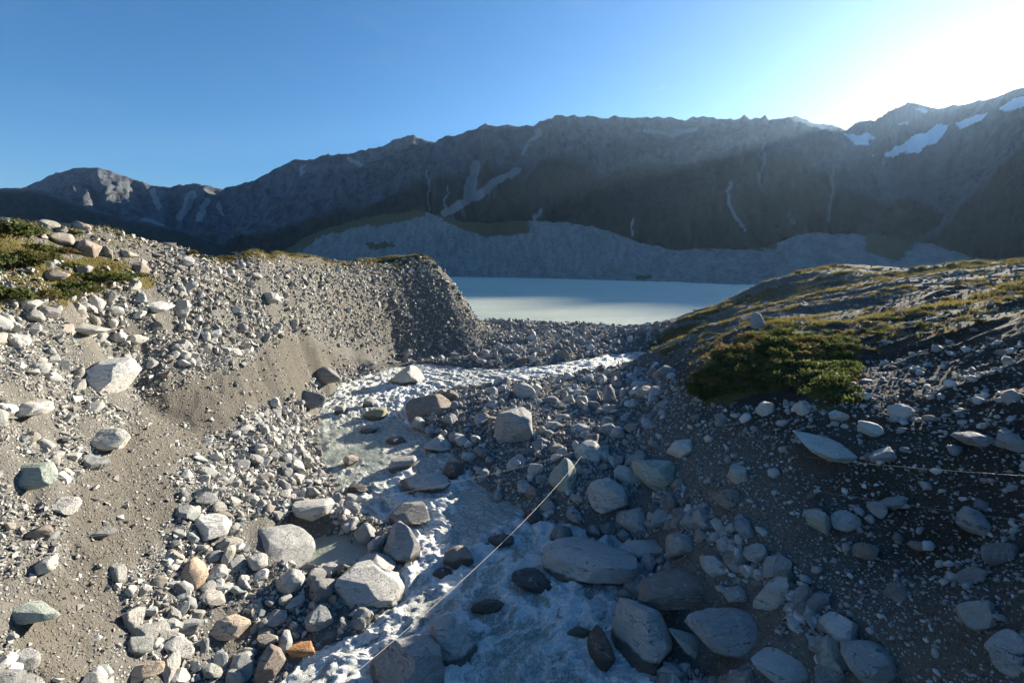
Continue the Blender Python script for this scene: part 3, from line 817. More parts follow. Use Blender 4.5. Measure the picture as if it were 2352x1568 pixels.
def rock_verts(level, seed, sharp=14.0, planes=13, rough=0.05, strata=0.02, extra=(), chips=12):
    """unit-size boulder: a sphere cut by random planes, softened, then weathered"""
    r = np.random.default_rng(seed)
    d, f = ico(level)
    N = r.normal(size=(planes, 3)); N /= np.linalg.norm(N, axis=1)[:, None]
    H = r.uniform(0.55, 0.95, planes)
    if len(extra):
        E = np.array([e[:3] for e in extra], float); E /= np.linalg.norm(E, axis=1)[:, None]
        N = np.vstack([N, E]); H = np.r_[H * 1.08, [e[3] for e in extra]]
    sharp = sharp * 2.2
    t = np.maximum(d @ N.T, 0) / H
    rad = ((t ** sharp).sum(1) + (0.85 ** sharp)) ** (-1 / sharp)
    o = r.uniform(0, 50, 3)
    q = d * rad[:, None]
    nz = fbm(q[:, 0] * 2.2 + o[0], q[:, 1] * 2.2 + o[1], q[:, 2] * 2.2 + o[2], 4, 0.55, seed)
    ax = r.normal(size=3) * np.array([.5, .5, 1]); ax /= np.linalg.norm(ax)
    lay = (q @ ax) * 9 + 1.5 * nz
    st = np.clip(1.6 * vnoise(lay * 1.0, np.zeros_like(lay) + seed, None, seed + 8) + .8 * vnoise(lay * 3.1, np.zeros_like(lay) + seed, None, seed + 9), -1, 1)
    nz2 = ridged(q[:, 0] * 1.7 + o[1], q[:, 1] * 1.7 + q[:, 2] * 1.1 + o[2], 3, seed=seed + 4) - 0.5
    q = q * (1 + rough * nz + rough * 0.6 * nz2 - strata * st)[:, None]
    for i in range(chips):                         # broken-off corners and flakes
        nn = r.normal(size=3); nn /= np.linalg.norm(nn)
        dd = q @ nn; hh = dd.max() * r.uniform(.74, .95)
        ov = dd - hh - .012 * nz
        q = q - np.maximum(ov, 0)[:, None] * .92 * nn
    if level > 4:
        q = q * (1 + .012 * fbm(q[:, 0] * 9, q[:, 1] * 9, q[:, 2] * 9, 3, .6, seed + 6))[:, None]
    q -= (q.max(0) + q.min(0)) / 2
    return q / np.abs(q).max(0), f


def hull_rocks(n, npts, seed):
    """cheap angular stones: convex hulls of a few random points"""
    r = np.random.default_rng(seed)
    res = []
    for i in range(n):
        p = r.normal(size=(npts, 3)); p /= np.linalg.norm(p, axis=1)[:, None]
        p *= r.uniform(0.8, 1.05, (npts, 1))
        bm = bmesh.new()
        for c in p: bm.verts.new(c)
        bm.verts.ensure_lookup_table()
        bmesh.ops.convex_hull(bm, input=bm.verts[:])
        for v in [v for v in bm.verts if not v.link_faces]: bm.verts.remove(v)
        bm.verts.index_update()
        bmesh.ops.triangulate(bm, faces=bm.faces[:])
        res.append((np.array([v.co[:] for v in bm.verts]), np.array([[v.index for v in f.verts] for f in bm.faces])))
        bm.free()
    return res


def rot_mats(a, bb, c):
    """rotation matrices z(c) * x(a) * y(b) for arrays of angles"""
    n = len(a); ca, sa, cb, sb, cc, sc = np.cos(a), np.sin(a), np.cos(bb), np.sin(bb), np.cos(c), np.sin(c)
    o, z = np.ones(n), np.zeros(n)
    Rx = np.stack([o, z, z, z, ca, -sa, z, sa, ca], 1).reshape(n, 3, 3)
    Ry = np.stack([cb, z, sb, z, o, z, -sb, z, cb], 1).reshape(n, 3, 3)
    Rz = np.stack([cc, -sc, z, sc, cc, z, z, z, o], 1).reshape(n, 3, 3)
    return Rz @ Rx @ Ry


HULLS_S = hull_rocks(24, 8, 1)
HULLS_M = hull_rocks(30, 10, 2)
ROUND_S = hull_rocks(16, 16, 3)
BIG = [rock_verts(3, 900 + i, sharp=14 + (i % 4) * 8, planes=7 + i % 5, rough=0.04, strata=0.02, chips=16) for i in range(14)]
GREY = np.array([(0.33, 0.325, 0.305), (0.27, 0.27, 0.26), (0.40, 0.39, 0.36), (0.36, 0.34, 0.30), (0.24, 0.245, 0.24), (0.45, 0.44, 0.41), (0.30, 0.31, 0.29), (0.34, 0.335, 0.32), (0.28, 0.25, 0.215)])
BLUE = np.array([(0.31, 0.315, 0.31), (0.25, 0.26, 0.26), (0.38, 0.38, 0.37), (0.20, 0.205, 0.205), (0.42, 0.42, 0.40), (0.29, 0.30, 0.285), (0.27, 0.24, 0.21)])

# ------------------------------------------------------------------ the boulders one can single out
PALE, LGREY, MGREY, DGREY, BROWN, TAN, GREEN, DARK, WHITE = (0.47, 0.45, 0.40), (0.38, 0.375, 0.355), (0.29, 0.29, 0.28), (0.20, 0.20, 0.19), (0.235, 0.195, 0.165), (0.42, 0.34, 0.26), (0.30, 0.335, 0.29), (0.10, 0.095, 0.088), (0.55, 0.54, 0.51)
HERO = [
    # cx, cy, w, h, colour, label, options
    (850, 1352, 168, 150, LGREY, "big pale boulder with a flat sunlit top and shaded face beside the rapids", dict(extra=[(0.15, 0.25, 1, .62), (-.35, -1, .1, .72), (.9, -.35, .1, .78), (-.6, .6, .6, .8)], sharp=30, water=1)),
    (935, 1530, 172, 150, MGREY, "largest grey boulder in the white water, cut by the bottom edge of the photo", dict(extra=[(.1, .3, 1, .7), (-.7, -.5, .6, .6), (1, -.2, .2, .75)], sharp=20, water=1)),
    (1043, 1470, 112, 128, LGREY, "grey boulder with dark wet foot standing in the rapids behind the largest one", dict(water=1, sharp=14, extra=[(.5, -.3, .8, .7)])),
    (662, 1256, 122, 104, MGREY, "bulky cracked boulder next to the small still pool", dict(extra=[(-.3, -.9, .25, .7), (.8, -.3, .4, .75)], sharp=16)),
    (922, 1243, 88, 96, MGREY, "pointed grey boulder at the edge of the rapids below the flat dark capped one", dict(water=1, sharp=18, extra=[(.55, -.4, .6, .7), (-.6, -.5, .5, .7)])),
    (940, 1181, 98, 62, DGREY, "dark capped boulder leaning over the rapids on top of the bank cluster", dict(water=1, sharp=16)),
    (862, 1298, 95, 60, LGREY, "pale boulder with rusty stain tucked behind the big flat topped one", dict(sharp=16)),
    (838, 1224, 52, 52, MGREY, "rounded grey boulder above the still pool", dict(sharp=10)),
    (742, 1358, 66, 62, DGREY, "dark angular boulder between the still pool and the big flat topped boulder", dict(sharp=18)),
    (667, 1335, 68, 62, LGREY, "lumpy pale boulder below the cracked boulder by the pool", dict(sharp=14)),
    (733, 1418, 68, 66, MGREY, "split grey boulder beside the foot of the big flat topped boulder", dict(sharp=20)),
    (748, 1462, 64, 46, DGREY, "mossy wet boulder at the water's edge under the split one", dict(sharp=12, water=1)),
    (788, 1428, 40, 34, LGREY, "small round boulder touching the rapids near the big flat topped one", dict(sharp=9, water=1)),
    (690, 1490, 68, 36, (0.36, 0.19, 0.09), "rusty orange rock at the water's edge", dict(sharp=12)),
    (620, 1522, 74, 92, BROWN, "brownish boulder on the bank at the lower left of the rapids", dict(sharp=16, extra=[(.7, -.5, .4, .7)])),
    (655, 1470, 36, 54, LGREY, "smooth pale upright stone next to the rusty orange rock", dict(sharp=9)),
    (340, 1545, 78, 52, TAN, "tan block at the bottom edge among the bank rocks", dict(sharp=20)),
    (412, 1472, 72, 92, LGREY, "long slab leaning up among the bank rocks", dict(sharp=20, tilt=(0, -.7), thin=.5)),
    (530, 1438, 92, 62, TAN, "wide pale brown boulder with a broken top on the lower bank", dict(sharp=18)),
    (447, 1315, 66, 76, (0.37, 0.29, 0.22), "tan brown upright boulder on the gravel bank", dict(sharp=20, extra=[(.2, -1, .2, .65)])),
    (488, 1210, 84, 64, WHITE, "bright white boulder crossed by the thin cable on the outer bank", dict(sharp=18)),
    (720, 1170, 100, 55, LGREY, "long pale boulder on the bank above the cracked boulder", dict(sharp=14)),
    (590, 1290, 50, 42, LGREY, "squarish grey boulder just outside the cracked boulder by the pool", dict(sharp=20)),
    (262, 862, 128, 84, WHITE, "huge pale boulder lying on the sunlit scree slope", dict(sharp=14, extra=[(.25, -.8, .55, .7), (-.5, -.6, .6, .8)])),
    (255, 1008, 92, 54, PALE, "pale wedge shaped boulder halfway down the sunlit scree", dict(sharp=20, extra=[(0, -.5, 1, .6)])),
    (88, 1092, 92, 66, GREEN, "greenish grey boulder on the sunlit slope by the edge of the photo", dict(sharp=16)),
    (155, 1160, 68, 44, LGREY, "oblong grey block resting on smooth dark scree", dict(sharp=24, tilt=(.2, .3))),
    (240, 1226, 60, 28, DGREY, "flat dark slab lying on the scree under the thin cable", dict(sharp=20, thin=.5)),
    (85, 1412, 112, 46, GREEN, "long greenish slab low on the sunlit slope", dict(sharp=24, thin=.5)),
    (108, 1300, 56, 46, PALE, "pale wedge rock low on the sunlit slope above the long greenish slab", dict(sharp=20)),
    (60, 1520, 70, 60, MGREY, "grey boulder in the lower corner of the sunlit slope", dict(sharp=16)),
    (80, 935, 90, 40, PALE, "flat pale slab at the margin of the sunlit slope beside the huge boulder", dict(sharp=18, thin=.5)),
    (205, 570, 66, 40, (0.30, 0.255, 0.215), "brown squared block on the crest above the green scrub", dict(sharp=26)),
    (140, 549, 66, 30, (0.30, 0.255, 0.215), "brown angular block on the crest just above the darkest scrub", dict(sharp=26)),
    (133, 632, 60, 26, (0.30, 0.255, 0.215), "weathered brown slab half hidden in the green scrub", dict(sharp=22)),
    (325, 618, 40, 30, (0.30, 0.255, 0.215), "brown tilted slab at the tip of the green scrub", dict(sharp=22)),
    (372, 704, 62, 26, WHITE, "bright flat slab high on the moraine wall under the scrub", dict(sharp=22, thin=.6)),
    (218, 757, 80, 26, PALE, "long pale slab embedded in the moraine wall above the huge boulder", dict(sharp=16, thin=.6)),
    (320, 780, 46, 22, PALE, "layered oval slab sticking out of the moraine wall", dict(sharp=12, thin=.6)),
    (625, 683, 38, 26, LGREY, "grey stone jutting from the middle of the moraine wall", dict(sharp=12)),
    (990, 942, 118, 76, BROWN, "big brown boulder standing where the stream bends", dict(sharp=14, water=1, extra=[(0, -.9, .45, .75), (.6, -.3, .7, .8)])),
    (934, 861, 84, 44, PALE, "pale yellowish boulder in the middle of the far white stream", dict(sharp=14, water=1)),
    (722, 918, 54, 44, DGREY, "dark round boulder on the outer bank of the bend", dict(sharp=12)),
    (757, 860, 56, 40, DGREY, "dark brown boulder where the scree meets the far stream", dict(sharp=12)),
    (1006, 1019, 68, 44, LGREY, "speckled round boulder at the edge of the shaded pool", dict(sharp=9, water=1)),
    (925, 1064, 66, 38, MGREY, "humped wet rock in midstream with a pale top", dict(sharp=9, water=1)),
    (977, 1107, 122, 46, LGREY, "wide flat wet rock in midstream", dict(sharp=10, water=1, thin=.6)),
    (1041, 1081, 50, 42, DARK, "black wet rock behind the wide flat one", dict(sharp=16, water=1)),
    (1098, 1072, 36, 24, DARK, "small black wet rock by the gravel bar's edge", dict(sharp=16, water=1)),
    (908, 1010, 44, 18, BROWN, "low brown rock in the shaded pool", dict(sharp=9, water=1)),
    (848, 985, 42, 18, MGREY, "low grey rock at the head of the shaded pool", dict(sharp=12, water=1)),
    (862, 950, 56, 28, (0.26, 0.25, 0.15), "squared mossy rock in the bright upper rapids", dict(sharp=24, water=1)),
    (848, 922, 30, 22, MGREY, "small grey rock standing in the white water above the mossy one", dict(sharp=14, water=1)),
    (783, 938, 30, 20, MGREY, "grey rock in the white water near the dark round boulder", dict(sharp=14, water=1)),
    (806, 1057, 36, 26, TAN, "tan rock in the pale shallows by the outer bank", dict(sharp=18, water=1)),
    (822, 1120, 48, 24, DARK, "dark wet hump on the outer side of midstream", dict(sharp=10, water=1)),
    (1053, 1275, 70, 48, BROWN, "brown rock rising from the sunlit rapids", dict(sharp=14, water=1)),
    (1018, 1315, 52, 28, DARK, "black wet rock awash in the rapids beside the brown one", dict(sharp=14, water=1)),
    (1120, 1395, 76, 24, DARK, "low black rock awash in the shaded rapids", dict(sharp=12, water=1)),
    (1150, 1240, 60, 30, DARK, "dark rock with water pouring over it at the edge of the shade", dict(sharp=12, water=1)),
    (1222, 1340, 96, 40, DARK, "long black rock ledge in the shaded rapids", dict(sharp=14, water=1, thin=.6, tilt=(0, .35))),
    (1225, 1188, 46, 30, DARK, "wet dark boulder at the foot of the gravel bar", dict(sharp=16, water=1)),
    (1290, 1228, 58, 44, DGREY, "rounded dark boulder at the rapids above the huge flat slab", dict(sharp=10, water=1)),
    (1180, 975, 90, 82, MGREY, "large squared block with a shaded face in the middle of the gravel bar", dict(sharp=26, extra=[(-.5, -.9, .1, .7), (.2, 0, 1, .75)])),
    (1206, 896, 60, 34, PALE, "flat topped pale boulder on the far side of the gravel bar", dict(sharp=9)),
    (1350, 1034, 62, 48, PALE, "pale boulder that the thin cables are anchored to", dict(sharp=16)),
    (1292, 1092, 66, 82, GREEN, "upright pointed boulder below the cable anchor boulder", dict(sharp=18, extra=[(.6, -.5, .5, .62), (-.6, -.3, .5, .68)])),
    (1395, 1138, 98, 84, LGREY, "big fractured block on the lower gravel bar", dict(sharp=26, extra=[(-.5, -.8, .2, .68), (.3, 0, 1, .72)])),
    (1500, 1092, 100, 72, GREEN, "large greenish boulder half in shade next to the fractured block", dict(sharp=14)),
    (1455, 1205, 102, 82, LGREY, "round grey boulder at the head of the calm shaded inlet", dict(sharp=10, water=1)),
    (1355, 1286, 218, 110, LGREY, "huge flat slab lying in the shaded water", dict(sharp=22, water=1, extra=[(.05, .25, 1, .50), (-.2, -1, .0, .68), (-.9, -.3, .2, .85)], tilt=(-.12, .1))),
    (1482, 1264, 78, 44, LGREY, "smooth long boulder resting behind the huge flat slab", dict(sharp=12)),
    (1560, 1252, 64, 60, MGREY, "grey rounded boulder up the bank from the huge flat slab", dict(sharp=11)),
    (1320, 1180, 40, 40, MGREY, "squat grey boulder between the pointed boulder and the calm inlet", dict(sharp=12)),
    (1362, 1218, 48, 36, MGREY, "small boulder at the mouth of the calm inlet", dict(sharp=12, water=1)),
    (1542, 1356, 152, 88, BROWN, "dark brown banded boulder wedged above the pale pointed one", dict(sharp=10, extra=[(.2, -.9, .3, .75)])),
    (1474, 1460, 142, 178, LGREY, "tall pale pointed boulder with a black wet foot", dict(sharp=14, water=1, wet=.25, extra=[(.75, -.3, .45, .62), (-.7, -.5, .35, .60), (0, -1, .2, .75)])),
    (1380, 1480, 64, 96, DARK, "black wet rounded boulder against the tall pale pointed one", dict(sharp=9, water=1)),
    (1330, 1452, 56, 22, DARK, "low black ledge in the rapids beside the black rounded boulder", dict(sharp=16, water=1)),
    (1655, 1453, 168, 118, MGREY, "big layered block with splintered grey faces", dict(sharp=26, extra=[(-.1, -1, .15, .66), (0, .2, 1, .78)])),
    (1770, 1346, 82, 108, LGREY, "leaning grooved slab above the big layered block", dict(sharp=16, tilt=(.2, .5))),
    (1790, 1532, 132, 92, LGREY, "pale humped boulder below the big layered block", dict(sharp=12)),
    (1995, 1520, 130, 110, MGREY, "broad dim boulder deep in the shade at the bottom edge", dict(sharp=14)),
    (1570, 1490, 70, 40, PALE, "splintered pale slab between the pointed and layered boulders", dict(sharp=20, thin=.6, tilt=(.1, .5))),
    (1640, 1300, 70, 50, LGREY, "pale grey boulder on the shaded bank above the dark banded one", dict(sharp=12)),
    (1690, 1365, 56, 40, MGREY, "angular grey boulder beside the leaning grooved slab", dict(sharp=20)),
    (1895, 1026, 152, 76, PALE, "long pale tapering boulder sticking out of the shaded bank", dict(sharp=11, tilt=(0, .32), thin=.6)),
    (2000, 984, 64, 38, PALE, "smooth round pale boulder on the shaded bank above the tapering one", dict(sharp=8)),
    (2070, 946, 66, 38, PALE, "flat pale angular rock high on the shaded bank", dict(sharp=20)),
    (1757, 938, 46, 34, PALE, "pale rock just under the scrub on the shaded bank", dict(sharp=12)),
    (1842, 936, 40, 34, PALE, "pale pointed rock under the scrub beside the tapering boulder", dict(sharp=16)),
    (1880, 1196, 62, 58, GREEN, "broken greenish rock alone on the dark soil", dict(sharp=22)),
    (2235, 1008, 104, 38, MGREY, "long oval boulder high on the shaded bank", dict(sharp=9, thin=.6)),
    (2322, 1013, 74, 52, MGREY, "rounded boulder at the margin of the photo on the shaded bank", dict(sharp=9)),
    (2235, 1195, 82, 70, MGREY, "large dim rounded boulder in the deep shade", dict(sharp=10)),
    (1665, 1148, 72, 50, BROWN, "brown boulder at the foot of the dark soil slope", dict(sharp=14)),
    (1695, 1088, 46, 48, LGREY, "striped grey rock on the dark soil slope", dict(sharp=14)),
    (2015, 1168, 50, 40, MGREY, "dim grey rock on the dark soil below the tapering boulder", dict(sharp=12)),
    (1560, 1030, 60, 44, PALE, "pale slab leaning at the edge of the shade above the greenish boulder", dict(sharp=18, thin=.6, tilt=(.1, -.5))),
    (1740, 735, 34, 38, MGREY, "dark upright rock at the top of the green scrub", dict(sharp=20)),
    (1400, 905, 30, 44, MGREY, "tall pointed stone standing on the gravel bar", dict(sharp=22)),
    (1480, 900, 40, 30, TAN, "tan block on the far gravel bar near the shaded bank", dict(sharp=24)),
    (1525, 855, 56, 34, MGREY, "large grey boulder beside the far stream under the hillside", dict(sharp=11)),
]
occupied = []
river_boulders = []
hero_anchor = None


def add_hero(i, cx, cy, w, h, color, label, o):
    global hero_anchor
    q, f = rock_verts(6 if w > 125 else 5 if w > 66 else 4, 100 + i * 7, o.get("sharp", 14) * 1.3, o.get("planes", 9), 0.055, 0.022, o.get("extra", ()), 8 if o.get("sharp", 14) < 12 else 24)
    water = o.get("water", 0)
    rx, ry = o.get("tilt", (0, 0))
    R = np.array(Euler((rx, ry, 0)).to_matrix())
    tx, ty = cx, cy + h * 0.42
    C = cast(tx, ty)
    wl = float(hgrid(np.where(WL < -50, -9.0, WL), np.array([C[0]]), np.array([C[1]]))[0]) if water else -50.0
    if water:                                        # the waterline where it stands
        d = ((CC[:, :2] - C[:2]) ** 2).sum(1); wl = CC[d.argmin(), 2]
        C = at_z(tx, ty, wl)
    base = wl if water else C[2]
    dep = C[1] * cp - (base - CAMZ) * sp
    sx = w / F * dep / 2; sz = h / F * dep / 2 * (0.8 if not o.get("thin") else 0.6); sy = sx * (0.85 if w > h else 1.0)
    for it in range(8):
        V = (q * [sx, sy, sz]) @ R.T
        zoff = base + sz * (0.30 if not water else 0.18)
        P = V + [C[0], C[1], zoff]
        vis = P[:, 2] > (base if water else ground(P[:, 0], P[:, 1]))
        if vis.sum() < 10: vis[:] = True
        px, py, _ = project(P[vis])
        bw, bh = px.max() - px.min(), py.max() - py.min()
        sx *= np.clip(w / bw, .8, 1.25); k = np.clip(h / bh, .75, 1.3); sz *= k
        sz = min(max(sz, 0.28 * sx), 2.2 * sx); sy = min(max(sy * np.clip(h / bh, .9, 1.1), 0.5 * sx), 1.3 * sx)
        ddx, ddy = cx - (px.max() + px.min()) / 2, (cy + h / 2) - py.max()
        if water: C[0] += ddx / F * dep
        if not water:
            tx += ddx * .8; ty += ddy * .7
            C = cast(tx, ty); base = C[2]
            dep = C[1] * cp - (base - CAMZ) * sp
            continue
        cpx, cpy, _ = project(np.array([[C[0], C[1], base]]))
        n2 = at_z(float(cpx[0]), float(cpy[0]) + ddy * 0.7, base)
        C[1] = min(max(n2[1], C[1] * 0.9), C[1] * 1.1); C[0] = n2[0] if abs(n2[0] - C[0]) < 2 else C[0]
        if not water:
            base = float(ground(np.array([C[0]]), np.array([C[1]]))[0])
        dep = C[1] * cp - (base - CAMZ) * sp
    V = (q * [sx, sy, sz]) @ R.T
    me = make_mesh("boulder", V, f, M_BOULDER)
    ob = link("boulder", me, label, "boulder")
    ob.location = (C[0], C[1], base + sz * (0.30 if not water else 0.18))
    ob.color = (*color, 1)
    ob["wet_z"] = float(wl + o.get("wet", 0.0)) if water else -100.0
    occupied.append((C[0], C[1], sx * 0.9))
    if water: river_boulders.append((C[0], C[1], sx, sy))
    if "anchored" in label: hero_anchor = ob


for i, hrow in enumerate(HERO):
    add_hero(i, *hrow)
occ = np.array(occupied)

# ------------------------------------------------------------------ scattered stones
COS = np.sqrt(1 + SLOPE ** 2)


def scatter(poly, dens, smin, smax, expo, xr_, yr_, seed, k_lod=0.0032, cond=None):
    """stones at even density over the ground of one zone; sizes follow a power law; stones too small to see from here are skipped"""
    r = np.random.default_rng(seed)
    area = (xr_[1] - xr_[0]) * (yr_[1] - yr_[0])
    N = int(area * dens * 2.2)
    x = r.uniform(*xr_, N); y = r.uniform(*yr_, N)
    s = smin * (1 - r.random(N)) ** (-1.0 / expo)
    z = ground(x, y)
    ok = (s > k_lod * np.hypot(x, y)) & (s < smax) & (r.random(N) * 2.2 < np.minimum(hgrid(COS, x, y), 2.2))
    x, y, s, z = x[ok], y[ok], s[ok], z[ok]
    px, py, _ = project(np.c_[x, y, z])
    px += 14 * r.normal(size=len(x)); py += 10 * r.normal(size=len(x))
    ok = in_poly(px, py, poly) & (hgrid(RIV.astype(float), x, y) < 0.35) & (np.hypot((x - POOL[0]) / 2.0, (y - POOL[1]) / 1.6) > 0.95)
    if cond is not None: ok &= cond(x, y, z)
    x, y, s, z = x[ok], y[ok], s[ok], z[ok]
    d = np.hypot(x[:, None] - occ[None, :, 0], y[:, None] - occ[None, :, 1]) if len(x) else np.zeros((0, 1))
    ok = (d > (occ[None, :, 2] * 0.85 + s[:, None] * 0.3)).all(1) if len(x) else []
    return np.c_[x, y, z, s][ok]


Z_LEFT = [(-300, 640), (20, 600), (330, 640), (560, 830), (640, 760), (860, 830), (720, 950), (560, 1080), (430, 1260), (330, 1450), (260, 1700), (-300, 1700)]
Z_CREST = [(-300, 490), (250, 520), (450, 570), (640, 600), (400, 680), (330, 620), (200, 570), (60, 540), (-300, 545)]
Z_RIGHT = [(1560, 880), (1640, 930), (1900, 930), (1960, 840), (2150, 790), (2700, 740), (2700, 1800), (1850, 1700), (1780, 1400), (1640, 1230), (1540, 1100), (1500, 1000), (1520, 930)]
Z_LOW = [(1380, 1110), (1520, 1110), (1660, 1180), (1760, 1280), (1900, 1400), (2050, 1600), (1500, 1640), (1440, 1420), (1430, 1330), (1480, 1250), (1400, 1190)]
Z_UP = [(1480, 800), (1560, 745), (1760, 645), (1950, 600), (2100, 605), (2700, 570), (2700, 740), (2200, 780), (2000, 800), (1850, 750), (1700, 800), (1610, 860), (1500, 860)]
ZONES = {  # zone: (scatters, palette, hull set, label, where phrase, group)
    "bar": ([scatter(Z_BAR, 40, .11, 1.9, 2.05, (-18, 26), (12, 86), 1, .0040), scatter(Z_LOW, 22, .24, 1.4, 1.8, (3, 26), (12, 40), 21)], BLUE, HULLS_M, "grey stones of all sizes piled on the gravel bar"),
    "bank": ([scatter(Z_BANK, 50, .09, 1.4, 2.2, (-30, -2), (10, 75), 2, .0040), scatter(Z_BANK, 7, .30, 1.2, 1.9, (-30, -2), (10, 75), 22)], GREY, HULLS_M, "sunlit angular stones packed along the outer bank of the rapids"),
    "scree": ([scatter(Z_LEFT, 40, .07, 0.7, 2.5, (-45, -8), (6, 72), 3, 0.0036), scatter(Z_LEFT, 46, .13, 1.3, 2.25, (-45, -8), (6, 72), 13, 0.0036, lambda x, y, z: ~in_poly(*[q + 20 * fbm(x * .5, y * .5, octaves=2, seed=55) for q in project(np.c_[x, y, z])[:2]], Z_FINES))], GREY, HULLS_S, "pale stones strewn over the sunlit scree slope"),
    "wall": ([scatter(Z_WALL, 24, .17, 1.3, 1.95, (-52, 4), (22, 112), 4, 0.0034)], GREY, HULLS_M, "stones sticking out of the sunlit moraine wall"),
    "crest": ([scatter(Z_CREST, 20, .14, 1.2, 2.1, (-60, -20), (20, 62), 5, 0.0028)], GREY * [1, .93, .85], HULLS_S, "broken brown grey stones along the moraine crest"),
    "flat": ([scatter(Z_FLAT, 11, .18, 2.2, 2.0, (-28, 48), (62, 135), 6, 0.0030)], BLUE, HULLS_M, "grey stones covering the flat between stream and lake"),
    "slope": ([scatter(Z_RIGHT, 22, .08, 1.2, 2.1, (6, 50), (8, 62), 7, 0.0032)], BLUE * 1.05, ROUND_S, "rounded stones set in the dark soil of the shaded bank"),
    "hill": ([scatter(Z_UP, 3.5, .16, 1.1, 2.3, (18, 130), (36, 122), 8, 0.0032)], BLUE * .9, HULLS_S, "flat grey stones lying on the grassy hillside"),
}
PHRASE = {  # labels of the repeated boulders: what they look like and where they lie
    "bar": ("angular grey boulder among the stones of the gravel bar", "boulders of the gravel bar"),
    "bank": ("sunlit grey boulder in the packed rocks of the outer bank", "boulders packed along the outer bank"),
    "scree": ("pale stone lying loose on the sunlit scree slope", "stones loose on the scree slope"),
    "wall": ("pale stone embedded in the sunlit moraine wall", "stones in the moraine wall"),
    "crest": ("brown grey block on the moraine crest by the scrub", "blocks on the moraine crest"),
    "flat": ("grey boulder on the flat between the stream and lake", "boulders between stream and lake"),
    "slope": ("rounded boulder set in the dark soil of the shaded bank", "boulders in the shaded bank"),
    "hill": ("flat stone among the grass of the hillside", "stones on the grassy hillside")}
allp = []
for zi, (zn, (sets, pal, hulls, lab)) in enumerate(ZONES.items()):
    pts = np.vstack(sets)
    for row in pts: allp.append((row[3] / math.hypot(row[0], row[1], row[2] - CAMZ), zi, row))
allp.sort(key=lambda t: -t[0])
N_SINGLE = 292 - len(HERO)
zn_list = list(ZONES)
single = allp[:N_SINGLE]
rest = allp[N_SINGLE:]
r2 = np.random.default_rng(77)
boulder_meshes = [make_mesh("boulder", *rock_verts(5, 300 + i, sharp=[14, 20, 26, 34][i % 4], planes=7 + i % 5, rough=0.05, strata=0.025, chips=22), M_BOULDER) for i in range(16)]
pebble_meshes = [make_mesh("boulder", *rock_verts(5, 360 + i, sharp=[6, 8, 10][i % 3], planes=9, rough=0.05, strata=0.01), M_BOULDER) for i in range(8)]
LAND = [(850, 1352, "the flat topped boulder by the rapids"), (935, 1520, "the largest boulder in the white water"), (662, 1256, "the cracked boulder by the pool"), (922, 1243, "the pointed boulder by the rapids"),
        (447, 1315, "the tan brown upright boulder"), (488, 1210, "the white boulder under the thin cable"), (620, 1522, "the brownish boulder by the rapids"), (412, 1472, "the leaning bank slab"), (262, 862, "the huge pale boulder on the scree"),
        (255, 1008, "the pale wedge on the scree"), (88, 1092, "the greenish boulder on the scree"), (85, 1412, "the long greenish slab"), (205, 570, "the brown squared crest block"), (372, 704, "the bright slab high on the wall"),
        (625, 683, "the stone jutting from the wall"), (990, 942, "the big brown boulder at the bend"), (934, 861, "the yellowish boulder in the stream"), (722, 918, "the dark round boulder at the bend"), (1006, 1019, "the speckled boulder by the pool"),
        (1180, 975, "the squared block on the bar"), (1206, 896, "the flat topped boulder of the bar"), (1350, 1034, "the cable anchor boulder"), (1292, 1092, "the upright pointed boulder"), (1395, 1138, "the fractured block"), (1500, 1092, "the large greenish boulder"),
        (1455, 1205, "the round boulder at the inlet"), (1355, 1286, "the huge flat slab"), (1542, 1356, "the dark banded boulder"), (1474, 1460, "the tall pale pointed boulder"), (1655, 1453, "the big layered block"), (1770, 1346, "the leaning grooved slab"),
        (1790, 1532, "the pale humped boulder"), (1995, 1520, "the broad dim boulder"), (1895, 1026, "the long tapering boulder"), (2070, 946, "the flat angular rock"), (1880, 1196, "the broken greenish rock"), (2235, 1195, "the dim rounded boulder"),
        (1400, 905, "the tall pointed stone of the bar"), (1480, 900, "the tan block of the bar"), (1740, 735, "the dark upright rock above the scrub"), (1100, 780, "the cliff foot"), (1300, 760, "the lake shore"), (800, 940, "the upper rapids"), (1995, 762, "the golden bush on the hillside")]
ORD = "first second third fourth fifth sixth seventh eighth ninth tenth eleventh twelfth thirteenth fourteenth fifteenth sixteenth seventeenth eighteenth nineteenth twentieth".split()


def ordinal(i):
    return ORD[i] if i < 20 else ["twenty", "thirty", "forty", "fifty", "sixty", "seventy"][(i + 1) // 10 - 2] + ("-" + ORD[(i + 1) % 10 - 1] if (i + 1) % 10 else "th")


